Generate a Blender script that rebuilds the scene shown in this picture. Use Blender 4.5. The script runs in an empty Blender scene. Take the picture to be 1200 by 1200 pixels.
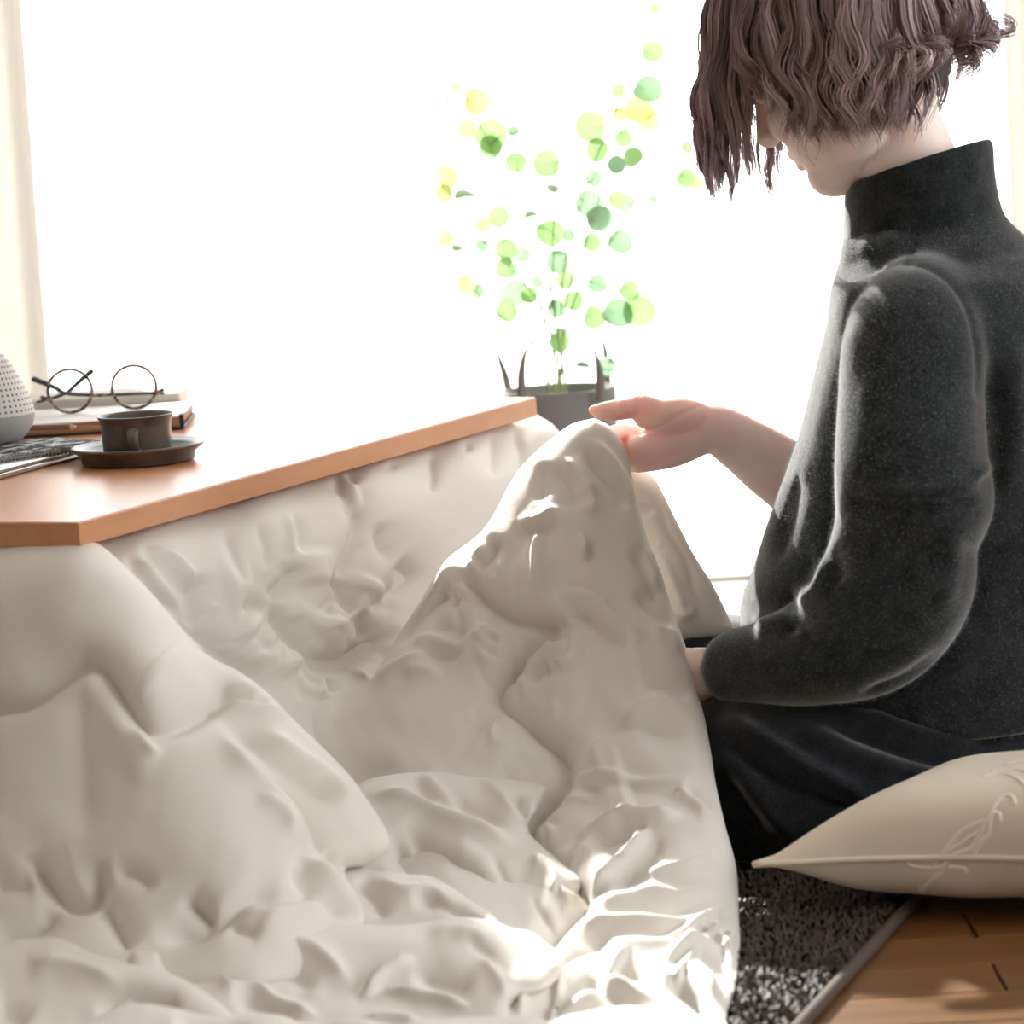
import bpy, bmesh, math, random
import numpy as np
from mathutils import Vector, Matrix

random.seed(7)
rng = np.random.default_rng(7)
SC = bpy.context.scene
COL = SC.collection

# ------------------------------------------------------------------ camera
F, CAM_H = 3960.0, 0.80
PITCH = math.atan((600 - 87) / F)
ROLL = math.radians(3.3)
FWD = np.array([0, math.cos(PITCH), -math.sin(PITCH)])
R0 = np.array([1.0, 0, 0])
U0 = np.cross(R0, FWD)
RIGHT = math.cos(ROLL) * R0 - math.sin(ROLL) * U0
UP = math.sin(ROLL) * R0 + math.cos(ROLL) * U0
EYE = np.array([0, 0, CAM_H])

cam = bpy.data.cameras.new('camera')
cam_ob = bpy.data.objects.new('camera', cam)
COL.objects.link(cam_ob)
cam.sensor_width = 36.0
cam.lens = 36.0 * F / 1200.0
cam.clip_start, cam.clip_end = 0.05, 200
M = Matrix(((RIGHT[0], UP[0], -FWD[0], 0), (RIGHT[1], UP[1], -FWD[1], 0), (RIGHT[2], UP[2], -FWD[2], CAM_H), (0, 0, 0, 1)))
cam_ob.matrix_world = M
cam.dof.use_dof = True
cam.dof.focus_distance = 3.6
cam.dof.aperture_fstop = 6.3
SC.camera = cam_ob

# ------------------------------------------------------------------ light
world = bpy.data.worlds.new('sky')
SC.world = world
world.use_nodes = True
bg = world.node_tree.nodes['Background']
bg.inputs[0].default_value = (0.985, 0.99, 1.0, 1)
bg.inputs[1].default_value = 4.6
sun = bpy.data.lights.new('sun', 'SUN')
sun.energy = 11.5
sun.angle = math.radians(0.9)
sun.color = (1.0, 0.96, 0.9)
sun_ob = bpy.data.objects.new('sun', sun)
COL.objects.link(sun_ob)
SUN_AZ, SUN_EL = math.radians(-16.5), math.radians(26.5)   # azimuth measured from +Y towards +X
to_sun = Vector((math.sin(SUN_AZ) * math.cos(SUN_EL), math.cos(SUN_AZ) * math.cos(SUN_EL), math.sin(SUN_EL)))
sun_ob.rotation_euler = to_sun.to_track_quat('Z', 'Y').to_euler()
sun_ob.location = to_sun * 20
SC.view_settings.view_transform = 'Standard'
SC.view_settings.look = 'None'
SC.view_settings.gamma = 1.0
SC.view_settings.use_curve_mapping = False
SC.view_settings.exposure = 0.02
SC.cycles.use_denoising = True
SC.cycles.max_bounces = 10
SC.cycles.diffuse_bounces = 6
SC.cycles.transparent_max_bounces = 12
SC.cycles.sample_clamp_indirect = 8.0

# ------------------------------------------------------------------ projection helpers
def ray(px, py):
    px = np.asarray(px, float); py = np.asarray(py, float)
    return FWD + RIGHT * ((px - 600) / F)[..., None] + UP * ((600 - py) / F)[..., None]
def at(px, py, Y):
    d = ray(px, py)
    return EYE + d * (np.asarray(Y, float) / d[..., 1])[..., None]
def atz(px, py, z):
    d = ray(px, py)
    return EYE + d * ((z - CAM_H) / d[..., 2])[..., None]
def proj(P):
    q = np.asarray(P, float) - EYE
    z = q @ FWD
    return 600 + F * (q @ RIGHT) / z, 600 - F * (q @ UP) / z, z
def nrm(v):
    v = np.asarray(v, float)
    return v / (np.linalg.norm(v, axis=-1, keepdims=True) + 1e-12)

# ------------------------------------------------------------------ material helpers
def mat(name, col, rough=0.6, metal=0.0, spec=0.5, **kw):
    m = bpy.data.materials.new(name)
    m.use_nodes = True
    b = m.node_tree.nodes['Principled BSDF']
    b.inputs['Base Color'].default_value = (*col, 1)
    b.inputs['Roughness'].default_value = rough
    b.inputs['Metallic'].default_value = metal
    b.inputs['Specular IOR Level'].default_value = spec
    for k, v in kw.items():
        b.inputs[k.replace('_', ' ')].default_value = v
    return m
def nodes(m):
    nt = m.node_tree
    return nt, nt.nodes['Principled BSDF'], nt.nodes['Material Output']
def add(nt, t, **kw):
    n = nt.nodes.new(t)
    for k, v in kw.items():
        if hasattr(n, k):
            setattr(n, k, v)
        else:
            n.inputs[k.replace('_', ' ')].default_value = v
    return n
def ramp(nt, src, stops):
    r = nt.nodes.new('ShaderNodeValToRGB')
    e = r.color_ramp.elements
    while len(e) < len(stops):
        e.new(0.5)
    for i, (p, c) in enumerate(stops):
        e[i].position = p
        e[i].color = (*c, 1) if len(c) == 3 else c
    nt.links.new(src, r.inputs[0])
    return r.outputs[0]
def coords(nt, scale=(1, 1, 1), kind='Object', rot=(0, 0, 0)):
    tc = nt.nodes.new('ShaderNodeTexCoord')
    mp = nt.nodes.new('ShaderNodeMapping')
    mp.inputs['Scale'].default_value = scale
    mp.inputs['Rotation'].default_value = rot
    nt.links.new(tc.outputs[kind], mp.inputs[0])
    return mp.outputs[0]
def noise(nt, vec, scale, detail=3, rough=0.5, dist=0.0):
    n = nt.nodes.new('ShaderNodeTexNoise')
    n.inputs['Scale'].default_value = scale
    n.inputs['Detail'].default_value = detail
    n.inputs['Roughness'].default_value = rough
    n.inputs['Distortion'].default_value = dist
    nt.links.new(vec, n.inputs['Vector'])
    return n.outputs['Fac']
def bump(nt, b, src, strength, dist=0.002):
    n = nt.nodes.new('ShaderNodeBump')
    n.inputs['Strength'].default_value = strength
    n.inputs['Distance'].default_value = dist
    nt.links.new(src, n.inputs['Height'])
    nt.links.new(n.outputs[0], b.inputs['Normal'])
    return n

# ------------------------------------------------------------------ mesh helpers
def link(o, parent=None):
    COL.objects.link(o)
    if parent is not None:
        o.parent = parent
    return o
def mesh_ob(name, V, Fc, material=None, parent=None, smooth=True):
    me = bpy.data.meshes.new(name)
    me.from_pydata([tuple(map(float, v)) for v in V], [], [tuple(map(int, f)) for f in Fc])
    me.update()
    if smooth:
        me.polygons.foreach_set('use_smooth', [True] * len(me.polygons))
    if material:
        me.materials.append(material)
    return link(bpy.data.objects.new(name, me), parent)
def fast_mesh(name, V, Q, material=None, parent=None, smooth=True):
    """V (n,3) array, Q (m,k) array with constant k"""
    V = np.asarray(V, np.float32); Q = np.asarray(Q, np.int32)
    me = bpy.data.meshes.new(name)
    k = Q.shape[1]
    me.vertices.add(len(V)); me.vertices.foreach_set('co', V.ravel())
    me.loops.add(Q.size); me.loops.foreach_set('vertex_index', Q.ravel())
    me.polygons.add(len(Q)); me.polygons.foreach_set('loop_start', np.arange(0, Q.size, k, dtype=np.int32))
    me.polygons.foreach_set('loop_total', np.full(len(Q), k, np.int32))
    me.update(calc_edges=True); me.validate()
    if smooth:
        me.polygons.foreach_set('use_smooth', np.ones(len(me.polygons), bool))
    if material:
        me.materials.append(material)
    return link(bpy.data.objects.new(name, me), parent)
def tag(o, label=None, cat=None, group=None, kind=None):
    if label: o['label'] = label
    if cat: o['category'] = cat
    if group: o['group'] = group
    if kind: o['kind'] = kind
    return o
def empty(name, loc, label, cat, group=None):
    o = bpy.data.objects.new(name, None)
    o.empty_display_size = 0.05
    o.location = tuple(map(float, loc))
    COL.objects.link(o)
    bpy.context.view_layer.update()
    return tag(o, label, cat, group)
def adopt(child, parent):
    """parent keeping world position (parents carry only a location)"""
    child.parent = parent
    child.matrix_parent_inverse = parent.matrix_world.inverted()
    return child
class MB:
    def __init__(s): s.V = []; s.F = []
    def add(s, V, Fc):
        n = len(s.V)
        s.V += [tuple(map(float, v)) for v in V]
        s.F += [tuple(int(i) + n for i in f) for f in Fc]
        return s
    def box(s, lo, hi):
        x0, y0, z0 = lo; x1, y1, z1 = hi
        V = [(x0,y0,z0),(x1,y0,z0),(x1,y1,z0),(x0,y1,z0),(x0,y0,z1),(x1,y0,z1),(x1,y1,z1),(x0,y1,z1)]
        return s.add(V, [(0,3,2,1),(4,5,6,7),(0,1,5,4),(1,2,6,5),(2,3,7,6),(3,0,4,7)])
    def build(s, name, m, parent=None, smooth=False):
        return mesh_ob(name, s.V, s.F, m, parent, smooth)
def frames(P):
    P = np.asarray(P, float)
    T = nrm(np.gradient(P, axis=0))
    up = np.array([0, 0, 1.0]) if abs(T[0][2]) < 0.9 else np.array([0, 1.0, 0])
    u = nrm(np.cross(up, T[0]))
    out = []
    for t in T:
        u = nrm(u - t * (u @ t))
        out.append((u, np.cross(t, u)))
    return T, out
def tube(P, rad, n=12, cap=True, smoothN=0, aspect=None):
    """swept tube; rad per point; rounded end caps"""
    P = np.asarray(P, float); rad = np.asarray(rad, float) * np.ones(len(P))
    if smoothN:
        t = np.linspace(0, len(P) - 1, smoothN)
        P = np.stack([cr(P[:, i], t) for i in range(3)], 1)
        rad = np.maximum(cr(rad, t), 1e-5)
    T, fr = frames(P)
    if cap:
        k = [0.35, 0.75, 0.95]
        P = np.vstack([P[0] - T[0] * rad[0]] + [P[0] - T[0] * rad[0] * math.sqrt(1 - q * q) for q in k] + [P] +
                      [P[-1] + T[-1] * rad[-1] * math.sqrt(1 - q * q) for q in k[::-1]] + [P[-1] + T[-1] * rad[-1]])
        fr = [fr[0]] * 4 + fr + [fr[-1]] * 4
        rad = np.concatenate([[rad[0] * 0.03]] + [[rad[0] * q] for q in k] + [rad] + [[rad[-1] * q] for q in k[::-1]] + [[rad[-1] * 0.03]])
    a = np.linspace(0, 2 * math.pi, n, endpoint=False)
    asp = aspect or (1, 1)
    V = []
    for p, r, (u, w) in zip(P, rad, fr):
        for x in a:
            V.append(p + u * (math.cos(x) * r * asp[0]) + w * (math.sin(x) * r * asp[1]))
    Fc = []
    m = len(P)
    for i in range(m - 1):
        for j in range(n):
            Fc.append((i*n + j, i*n + (j+1) % n, (i+1)*n + (j+1) % n, (i+1)*n + j))
    Fc.append(tuple(range(n))[::-1]); Fc.append(tuple((m-1)*n + j for j in range(n)))
    return V, Fc
def cr(a, t):
    """catmull-rom through samples a at parameter t"""
    a = np.asarray(a, float); n = len(a)
    i = np.clip(np.floor(t).astype(int), 0, n - 2); f = t - i
    g = lambda k: a[np.clip(k, 0, n - 1)]
    p0, p1, p2, p3 = g(i-1), g(i), g(i+1), g(i+2)
    return 0.5*((2*p1) + (-p0+p2)*f + (2*p0-5*p1+4*p2-p3)*f*f + (-p0+3*p1-3*p2+p3)*f**3)
def lathe(profile, n=48, center=(0, 0, 0)):
    V = []; Fc = []
    for r, z in profile:
        for j in range(n):
            a = 2 * math.pi * j / n
            V.append((center[0] + r * math.cos(a), center[1] + r * math.sin(a), center[2] + z))
    for i in range(len(profile) - 1):
        for j in range(n):
            Fc.append((i*n + j, i*n + (j+1) % n, (i+1)*n + (j+1) % n, (i+1)*n + j))
    return V, Fc
def ellipsoid(c, ax, n=20, m=14):
    """ax: three vectors (already scaled)"""
    c = np.asarray(c, float); A, B, C_ = [np.asarray(v, float) for v in ax]
    V = []; Fc = []
    for i in range(m + 1):
        th = math.pi * min(max(i / m, 0.004), 0.996)
        for j in range(n):
            ph = 2 * math.pi * j / n
            V.append(c + A * math.sin(th) * math.cos(ph) + B * math.sin(th) * math.sin(ph) + C_ * math.cos(th))
    for i in range(m):
        for j in range(n):
            Fc.append((i*n + j, (i+1)*n + j, (i+1)*n + (j+1) % n, i*n + (j+1) % n))
    Fc.append(tuple(range(n))); Fc.append(tuple(m*n + j for j in range(n))[::-1])
    return V, Fc
def loft(rings, n=28):
    """rings: (centre, vec_a, vec_b) ellipses, closed at both ends"""
    V = []; Fc = []
    a = np.linspace(0, 2*math.pi, n, endpoint=False)
    for c, va, vb in rings:
        for x in a:
            V.append(np.asarray(c) + np.asarray(va)*math.cos(x) + np.asarray(vb)*math.sin(x))
    m = len(rings)
    for i in range(m-1):
        for j in range(n):
            Fc.append((i*n + j, i*n + (j+1) % n, (i+1)*n + (j+1) % n, (i+1)*n + j))
    Fc.append(tuple(range(n))[::-1]); Fc.append(tuple((m-1)*n + j for j in range(n)))
    return V, Fc
def union(name, mb, voxel, smooth_it, material, parent=None):
    """one continuous surface out of overlapping closed shells"""
    o = mb.build('tmp', None)
    bm = bmesh.new(); bm.from_mesh(o.data); bmesh.ops.recalc_face_normals(bm, faces=bm.faces); bm.to_mesh(o.data); bm.free()
    r = o.modifiers.new('r', 'REMESH'); r.mode = 'VOXEL'; r.voxel_size = voxel; r.use_smooth_shade = True
    if smooth_it:
        s = o.modifiers.new('s', 'SMOOTH'); s.factor = 0.5; s.iterations = smooth_it
    dg = bpy.context.evaluated_depsgraph_get()
    me = bpy.data.meshes.new_from_object(o.evaluated_get(dg))
    bpy.data.objects.remove(o)
    me.name = name
    me.materials.clear()
    if material: me.materials.append(material)
    me.polygons.foreach_set('use_smooth', np.ones(len(me.polygons), bool))
    return link(bpy.data.objects.new(name, me), parent)
def get_co(me):
    a = np.empty(len(me.vertices)*3, np.float32); me.vertices.foreach_get('co', a); return a.reshape(-1, 3).astype(float)
def get_no(me):
    a = np.empty(len(me.vertices)*3, np.float32); me.vertices.foreach_get('normal', a); return a.reshape(-1, 3).astype(float)
def set_co(me, V):
    me.vertices.foreach_set('co', np.asarray(V, np.float32).ravel()); me.update()

# ------------------------------------------------------------------ traced folds
def seg_dist(px, py, pts, closed=False):
    """distance, signed distance and arc parameter to a polyline"""
    pts = np.asarray(pts, float)
    if closed: pts = np.vstack([pts, pts[:1]])
    best = np.full(px.shape, 1e9); sg = np.zeros(px.shape); arc = np.zeros(px.shape)
    bx = np.zeros(px.shape); by = np.zeros(px.shape)
    acc = 0.0
    for (x0, y0), (x1, y1) in zip(pts[:-1], pts[1:]):
        dx, dy = x1-x0, y1-y0
        L = math.hypot(dx, dy)
        if L < 1e-6: continue
        t = np.clip(((px-x0)*dx + (py-y0)*dy) / (L*L), 0, 1)
        qx, qy = x0+t*dx, y0+t*dy
        d = np.hypot(px-qx, py-qy)
        m = d < best
        best = np.where(m, d, best)
        sg = np.where(m, np.sign(dx*(py-y0) - dy*(px-x0)), sg)
        arc = np.where(m, acc + t*L, arc)
        bx = np.where(m, qx, bx); by = np.where(m, qy, by)
        acc += L
    return best, sg, arc, acc, bx, by
def inside(px, py, poly):
    poly = np.asarray(poly, float)
    r = np.zeros(px.shape, bool)
    j = len(poly) - 1
    for i in range(len(poly)):
        xi, yi = poly[i]; xj, yj = poly[j]
        if yi != yj:
            c = ((yi > py) != (yj > py)) & (px < (xj-xi)*(py-yi)/(yj-yi) + xi)
            r ^= c
        j = i
    return r
def spl(pts, step=8.0, closed=False):
    """smooth dense version of a traced line"""
    pts = np.asarray(pts, float)
    if len(pts) < 3: return pts
    t = []
    for i in range(len(pts)-1):
        k = max(2, int(np.hypot(*(pts[i+1]-pts[i])) / step))
        t += list(i + np.arange(k)/k)
    t.append(len(pts)-1)
    t = np.array(t)
    return np.stack([cr(pts[:, 0], t), cr(pts[:, 1], t)], 1)
def fold_height(px, py, feats):
    """sum of traced folds in metres. feat = (height, width_px, pts[, dict])
       height<0 groove, >0 ridge;  opts: far = width on the right-hand (signed +) side, pk = pucker height, end = keep full at ends, cusp"""
    H = np.zeros(px.shape)
    for ft in feats:
        h, w, pts = ft[:3]; op = ft[3] if len(ft) > 3 else {}
        pts = spl(pts)
        lo, hi = pts.min(0) - 6*max(w, op.get('far', w), 14), pts.max(0) + 6*max(w, op.get('far', w), 14)
        m = (px > lo[0]) & (px < hi[0]) & (py > lo[1]) & (py < hi[1])
        if not m.any(): continue
        d, s, arc, L, _, _ = seg_dist(px[m], py[m], pts)
        ww = np.where(s > 0, op.get('far', w), w)
        if op.get('cusp', h < 0):
            pr = np.exp(-np.sqrt((d/ww)**2 + 0.05) + 0.22)
        elif op.get('cusp2'):
            pr = 1.25*np.exp(-np.sqrt((d/(0.75*ww))**2 + 0.12) + 0.1)
        else:
            pr = np.exp(-(d/ww)**2)
        e = 0.24*L + 3
        tp = 1.0 if op.get('end') else np.clip(np.minimum(arc, L-arc)/e + op.get('e0', 0.02), 0, 1)
        tp = np.minimum(tp, 1); tp = tp*tp*(3-2*tp)
        g = h*pr*tp
        if op.get('pk'):
            lam = op.get('lam', 17.0)
            ph = 2*math.pi*arc/lam + 1.7*np.sin(arc/23.0 + L) + 0.9*np.sin(arc/9.0 + 2*L)
            md_ = np.clip(np.sin(arc/31.0 + L) + 0.7*np.sin(arc/13.0 + 3*L + s), 0, 1.6)
            g = g + op['pk']*md_*np.sin(ph + 0.8*s)*np.exp(-d/op.get('pr', 15.0))*(1-np.exp(-d/5.0))
        H[m] += g
    return H
def tps(ctrl):
    c = np.asarray(ctrl, float); n = len(c)
    P = c[:, :2]/600.0
    def U(r2): return np.where(r2 > 1e-12, r2*np.log(np.maximum(r2, 1e-12)), 0)
    D = ((P[:, None]-P[None])**2).sum(-1)
    A = np.zeros((n+3, n+3)); A[:n, :n] = U(D) + 1e-4*np.eye(n)
    A[:n, n] = 1; A[:n, n+1:] = P; A[n, :n] = 1; A[n+1:, :n] = P.T
    w = np.linalg.solve(A, np.concatenate([c[:, 2], np.zeros(3)]))
    def f(px, py):
        q = np.stack([px/600.0, py/600.0], -1)
        out = w[n] + q @ w[n+1:]
        for i in range(n):
            out = out + w[i]*U(((q-P[i])**2).sum(-1))
        return out
    return f
def smooth_noise(px, py, sx, sy, ang, seed):
    r = np.random.default_rng(seed)
    c, s = math.cos(ang), math.sin(ang)
    u, v = (px*c+py*s)/sx, (-px*s+py*c)/sy
    o = np.zeros(px.shape)
    for k in range(9):
        a = r.uniform(0, 6.28); f = r.uniform(.5, 1.3); kx, ky = math.cos(a)*f, math.sin(a)*f
        o += np.sin(kx*u*6.28 + ky*v*6.28 + r.uniform(0, 6.28))
    return o/3.0

# ------------------------------------------------------------------ materials
def make_wood(name, c0, c1, rough, scale, rot=0.0, spec=0.5):
    m = mat(name, c0, rough, spec=spec)
    nt, b, _ = nodes(m)
    v = coords(nt, scale, rot=(0, 0, rot))
    f = noise(nt, v, 1.0, 6, 0.6, 0.6)
    nt.links.new(ramp(nt, f, [(0.3, c0), (0.7, c1)]), b.inputs['Base Color'])
    bump(nt, b, f, 0.06, 0.001)
    return m
TABLE_ROT = 0.0
W_TABLE = make_wood('table_wood', (0.56, 0.25, 0.115), (0.68, 0.33, 0.165), 0.32, (14, 1.6, 14), 0.43)
W_FLOOR = make_wood('floor_wood', (0.105, 0.042, 0.009), (0.205, 0.092, 0.024), 0.34, (1.6, 40, 26))
M_WALL = mat('wall_plaster', (0.80, 0.77, 0.72), 0.9)
nt, b, _ = nodes(M_WALL); bump(nt, b, noise(nt, coords(nt), 60, 3), 0.15, 0.002)
M_CEIL = mat('ceiling_paint', (0.82, 0.80, 0.77), 0.9)
M_FRAME = mat('window_frame_paint', (0.78, 0.76, 0.72), 0.45)
M_GROUND = mat('terrace_concrete', (0.72, 0.70, 0.66), 0.9)
nt, b, _ = nodes(M_GROUND); nt.links.new(ramp(nt, noise(nt, coords(nt), 3, 5), [(0.3, (0.68, 0.66, 0.62)), (0.7, (0.76, 0.74, 0.7))]), b.inputs['Base Color'])
def thin_glass(name):
    m = bpy.data.materials.new(name); m.use_nodes = True
    nt = m.node_tree; nt.nodes.clear()
    out = nt.nodes.new('ShaderNodeOutputMaterial'); mix = nt.nodes.new('ShaderNodeMixShader')
    tr = nt.nodes.new('ShaderNodeBsdfTransparent'); gl = nt.nodes.new('ShaderNodeBsdfGlossy'); fr = nt.nodes.new('ShaderNodeFresnel')
    gl.inputs['Roughness'].default_value = 0.0; fr.inputs[0].default_value = 1.35
    tr.inputs[0].default_value = (0.985, 0.99, 0.988, 1)
    nt.links.new(fr.outputs[0], mix.inputs[0]); nt.links.new(tr.outputs[0], mix.inputs[1]); nt.links.new(gl.outputs[0], mix.inputs[2]); nt.links.new(mix.outputs[0], out.inputs[0])
    return m
M_GLASS = thin_glass('window_glass')
def cloth_mix(m, col, amt):
    """some light passes through the cloth"""
    nt, b, out = nodes(m)
    t = nt.nodes.new('ShaderNodeBsdfTranslucent'); t.inputs[0].default_value = (*col, 1)
    x = nt.nodes.new('ShaderNodeMixShader'); x.inputs[0].default_value = amt
    nt.links.new(b.outputs[0], x.inputs[1]); nt.links.new(t.outputs[0], x.inputs[2]); nt.links.new(x.outputs[0], out.inputs[0])
    return m
M_CURT = cloth_mix(mat('curtain_cloth', (0.86, 0.85, 0.82), 0.9), (0.88, 0.865, 0.83), 0.36)

# ------------------------------------------------------------------ room
XW, XE, YS, YN, ZC = -2.3, 2.1, -1.6, 5.15, 2.4
def st(o): o['kind'] = 'structure'; return o
fl = st(MB().box((XW, YS, -0.06), (XE, YN, -0.012)).build('floor', W_FLOOR))
pw, pl = 0.09, 3.6
plank_me = None
row = 0
y = YS
while y < YN - 0.01:
    off = -0.9 if row % 2 else 0.0
    if row % 3 == 2: off -= 0.5
    x = XW + off
    while x < XE:
        x0, x1 = max(x, XW), min(x+pl, XE)
        if plank_me is None:
            g = 0.0007; c = 0.0015
            mb = MB()
            V = [(g, g, -0.012), (1-g, g, -0.012), (1-g, pw-g, -0.012), (g, pw-g, -0.012),
                 (g, g, -c), (1-g, g, -c), (1-g, pw-g, -c), (g, pw-g, -c),
                 (g+c, g+c, 0), (1-g-c, g+c, 0), (1-g-c, pw-g-c, 0), (g+c, pw-g-c, 0)]
            mb.add(V, [(0,1,5,4),(1,2,6,5),(2,3,7,6),(3,0,4,7),(4,5,9,8),(5,6,10,9),(6,7,11,10),(7,4,8,11),(8,9,10,11)])
            o = mb.build('plank', W_FLOOR, fl); plank_me = o.data
        else:
            o = bpy.data.objects.new('plank', plank_me); link(o, fl)
        o.location = (x0, y, 0); o.scale = (x1-x0, 1, 1)
        x += pl
    y += pw; row += 1
st(MB().box((XW, YS, ZC), (XE, YN, ZC+0.1)).build('ceiling', M_CEIL))
st(MB().box((XW-0.1, YS, -0.06), (XW, YN, ZC+0.1)).build('wall_west', M_WALL))
# window wall: tall glazed opening from the floor
WX0, WX1, WZ1 = -1.75, 1.75, 2.12
nw = MB().box((XW, YN, -0.06), (WX0, YN+0.12, ZC+0.1)).box((WX1, YN, -0.06), (XE, YN+0.12, ZC+0.1)).box((WX0, YN, WZ1), (WX1, YN+0.12, ZC+0.1)).box((WX0, YN, -0.06), (WX1, YN+0.12, 0.0))
st(nw.build('wall_north', M_WALL))
st(MB().box((XW, YS-0.12, -0.06), (XE, YS, ZC+0.1)).build('wall_south', M_WALL))
# second window in the side wall, behind the camera's right shoulder
SY0, SY1, SZ0, SZ1 = 0.9, 4.3, 0.5, 2.1
ew = MB().box((XE, YS, -0.06), (XE+0.1, SY0, ZC+0.1)).box((XE, SY1, -0.06), (XE+0.1, YN, ZC+0.1)).box((XE, SY0, SZ1), (XE+0.1, SY1, ZC+0.1)).box((XE, SY0, -0.06), (XE+0.1, SY1, SZ0))
st(ew.build('wall_east', M_WALL))
def window(name, x0, x1, z0, z1, yc, mull, turn=None):
    root = bpy.data.objects.new(name, None); COL.objects.link(root); root['kind'] = 'structure'
    if turn is not None: root.location = (turn, 0, 0); root.rotation_euler = (0, 0, math.pi/2)
    xs = [x0] + mull + [x1]
    f = 0.03
    MB().box((x0, yc-0.02, z0), (x1, yc+0.02, z0+f*0.3)).box((x0, yc-0.02, z1-f), (x1, yc+0.02, z1)).build('window_frame', M_FRAME, root)
    for i, x in enumerate(xs):
        a = min(max(x, x0+f/2), x1-f/2)
        MB().box((a-f/2, yc-0.02, z0+f*0.3), (a+f/2, yc+0.02, z1-f)).build('window_stile', M_FRAME, root)
    for i in range(len(xs)-1):
        MB().box((xs[i]+f/2, yc-0.003, z0+f*0.3), (xs[i+1]-f/2, yc+0.003, z1-f)).build('window_pane', M_GLASS, root)
    return root
window('window_1', WX0, WX1, 0.0, WZ1, YN+0.06, [-0.93, 0.93])
window('window_2', SY0, SY1, SZ0, SZ1, 0.0, [(SY0+SY1)/2], turn=XE+0.05)
tg = MB().box((-25, YN+0.12, -0.14), (25, YN+45, -0.10)).build('terrace_floor', M_GROUND)
st(tg)
# curtains drawn to both sides of the tall window
def curtain(x0, x1, label):
    n = 150; V = []; Fc = []
    zs = [0.015, 0.4, 1.2, 2.2]
    for side in (0, 1):
        for k, z in enumerate(zs):
            for i in range(n+1):
                t = i/n
                x = x0 + (x1-x0)*t
                yy = YN - 0.09 + 0.028*math.sin(t*(x1-x0)/0.085*2*math.pi) * (0.7 + 0.3*math.sin(7*t+1)) + 0.008*math.sin(t*41) + side*0.0015
                V.append((x, yy, z))
    N = n+1
    for s in (0, 1):
        for k in range(len(zs)-1):
            for i in range(n):
                a = s*len(zs)*N + k*N + i
                q = (a, a+1, a+1+N, a+N)
                Fc.append(q if s == 0 else q[::-1])
    o = mesh_ob('curtain', V, Fc, M_CURT)
    return tag(o, label, 'curtain', 'curtains at the tall window')
XL = float(at(43, 200, YN-0.09)[0])
XR = float(at(1178, 80, YN-0.09)[0])
curtain(-1.85, XL, 'cream curtain gathered beside the bright window behind the speaker')
curtain(XR, 1.85, 'cream curtain hanging at the bright window behind the woman')

# ------------------------------------------------------------------ kotatsu table
ZT, TH = 0.40, 0.0245
A = atz(92, 612, ZT); B = atz(628, 465, ZT)
E1 = nrm(B - A); LEN = float(np.linalg.norm(B - A))
E2 = np.array([-E1[1], E1[0], 0.0])          # along the near edge, away to the left
N1 = -E2                                       # outwards from the long edge that faces the woman
WID = 0.80
def table_pt(s, w, z): return A*np.array([1, 1, 0]) + E1*s + E2*w + np.array([0, 0, z])
tc = table_pt(LEN/2, WID/2, 0)
table = empty('kotatsu_table', tc, 'low wooden kotatsu table with orange-brown top beside the kneeling woman', 'table')
mb = MB()
bv = 0.0016
prof = [(bv, ZT-TH), (0, ZT-TH+bv), (0, ZT-bv), (bv, ZT)]
V = []; Fc = []
for ins, z in prof:
    for s, w in ((ins, ins), (LEN-ins, ins), (LEN-ins, WID-ins), (ins, WID-ins)):
        V.append(table_pt(s, w, z))
for i in range(3):
    for j in range(4):
        Fc.append((i*4+j, i*4+(j+1) % 4, (i+1)*4+(j+1) % 4, (i+1)*4+j))
Fc += [(12, 13, 14, 15), (3, 2, 1, 0)]
o = mb.add(V, Fc).build('tabletop', W_TABLE); adopt(o, table)
W_DARK = make_wood('leg_wood', (0.16, 0.06, 0.025), (0.24, 0.1, 0.04), 0.4, (3, 3, 12))
for s in (0.09, LEN-0.09):
    for w in (0.09, WID-0.09):
        V = []
        for z, q in ((0.0, 0.019), (0.375, 0.024)):
            for ds, dw in ((-q, -q), (q, -q), (q, q), (-q, q)):
                V.append(table_pt(s+ds, w+dw, z))
        adopt(MB().add(V, [(3, 2, 1, 0), (4, 5, 6, 7)] + [(j, (j+1) % 4, 4+(j+1) % 4, 4+j) for j in range(4)]).build('leg', W_DARK), table)
V = []
for (s0, s1, w0, w1) in ((0.11, LEN-0.11, 0.085, 0.10), (0.11, LEN-0.11, WID-0.10, WID-0.085), (0.085, 0.10, 0.11, WID-0.11), (LEN-0.10, LEN-0.085, 0.11, WID-0.11)):
    V = [table_pt(s, w, z) for z in (0.325, 0.37) for s, w in ((s0, w0), (s1, w0), (s1, w1), (s0, w1))]
    adopt(MB().add(V, [(3, 2, 1, 0), (4, 5, 6, 7)] + [(j, (j+1) % 4, 4+(j+1) % 4, 4+j) for j in range(4)]).build('apron_rail', W_DARK), table)

# ------------------------------------------------------------------ futon
M_FUTON = mat('futon_cotton', (0.80, 0.765, 0.705), 0.55, spec=0.35, Sheen_Weight=0.25, Sheen_Roughness=0.4)
nt, b, _ = nodes(M_FUTON)
v1 = coords(nt, (1, 1, 1)); f1 = noise(nt, v1, 26, 4, 0.55, 1.2); f2 = noise(nt, v1, 700, 2)
ad = nt.nodes.new('ShaderNodeMath'); ad.operation = 'MULTIPLY_ADD'; ad.inputs[1].default_value = 0.04
nt.links.new(f2, ad.inputs[0]); nt.links.new(f1, ad.inputs[2])
bump(nt, b, ad.outputs[0], 0.10, 0.006)
cloth_mix(M_FUTON, (0.85, 0.72, 0.62), 0.10)

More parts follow.
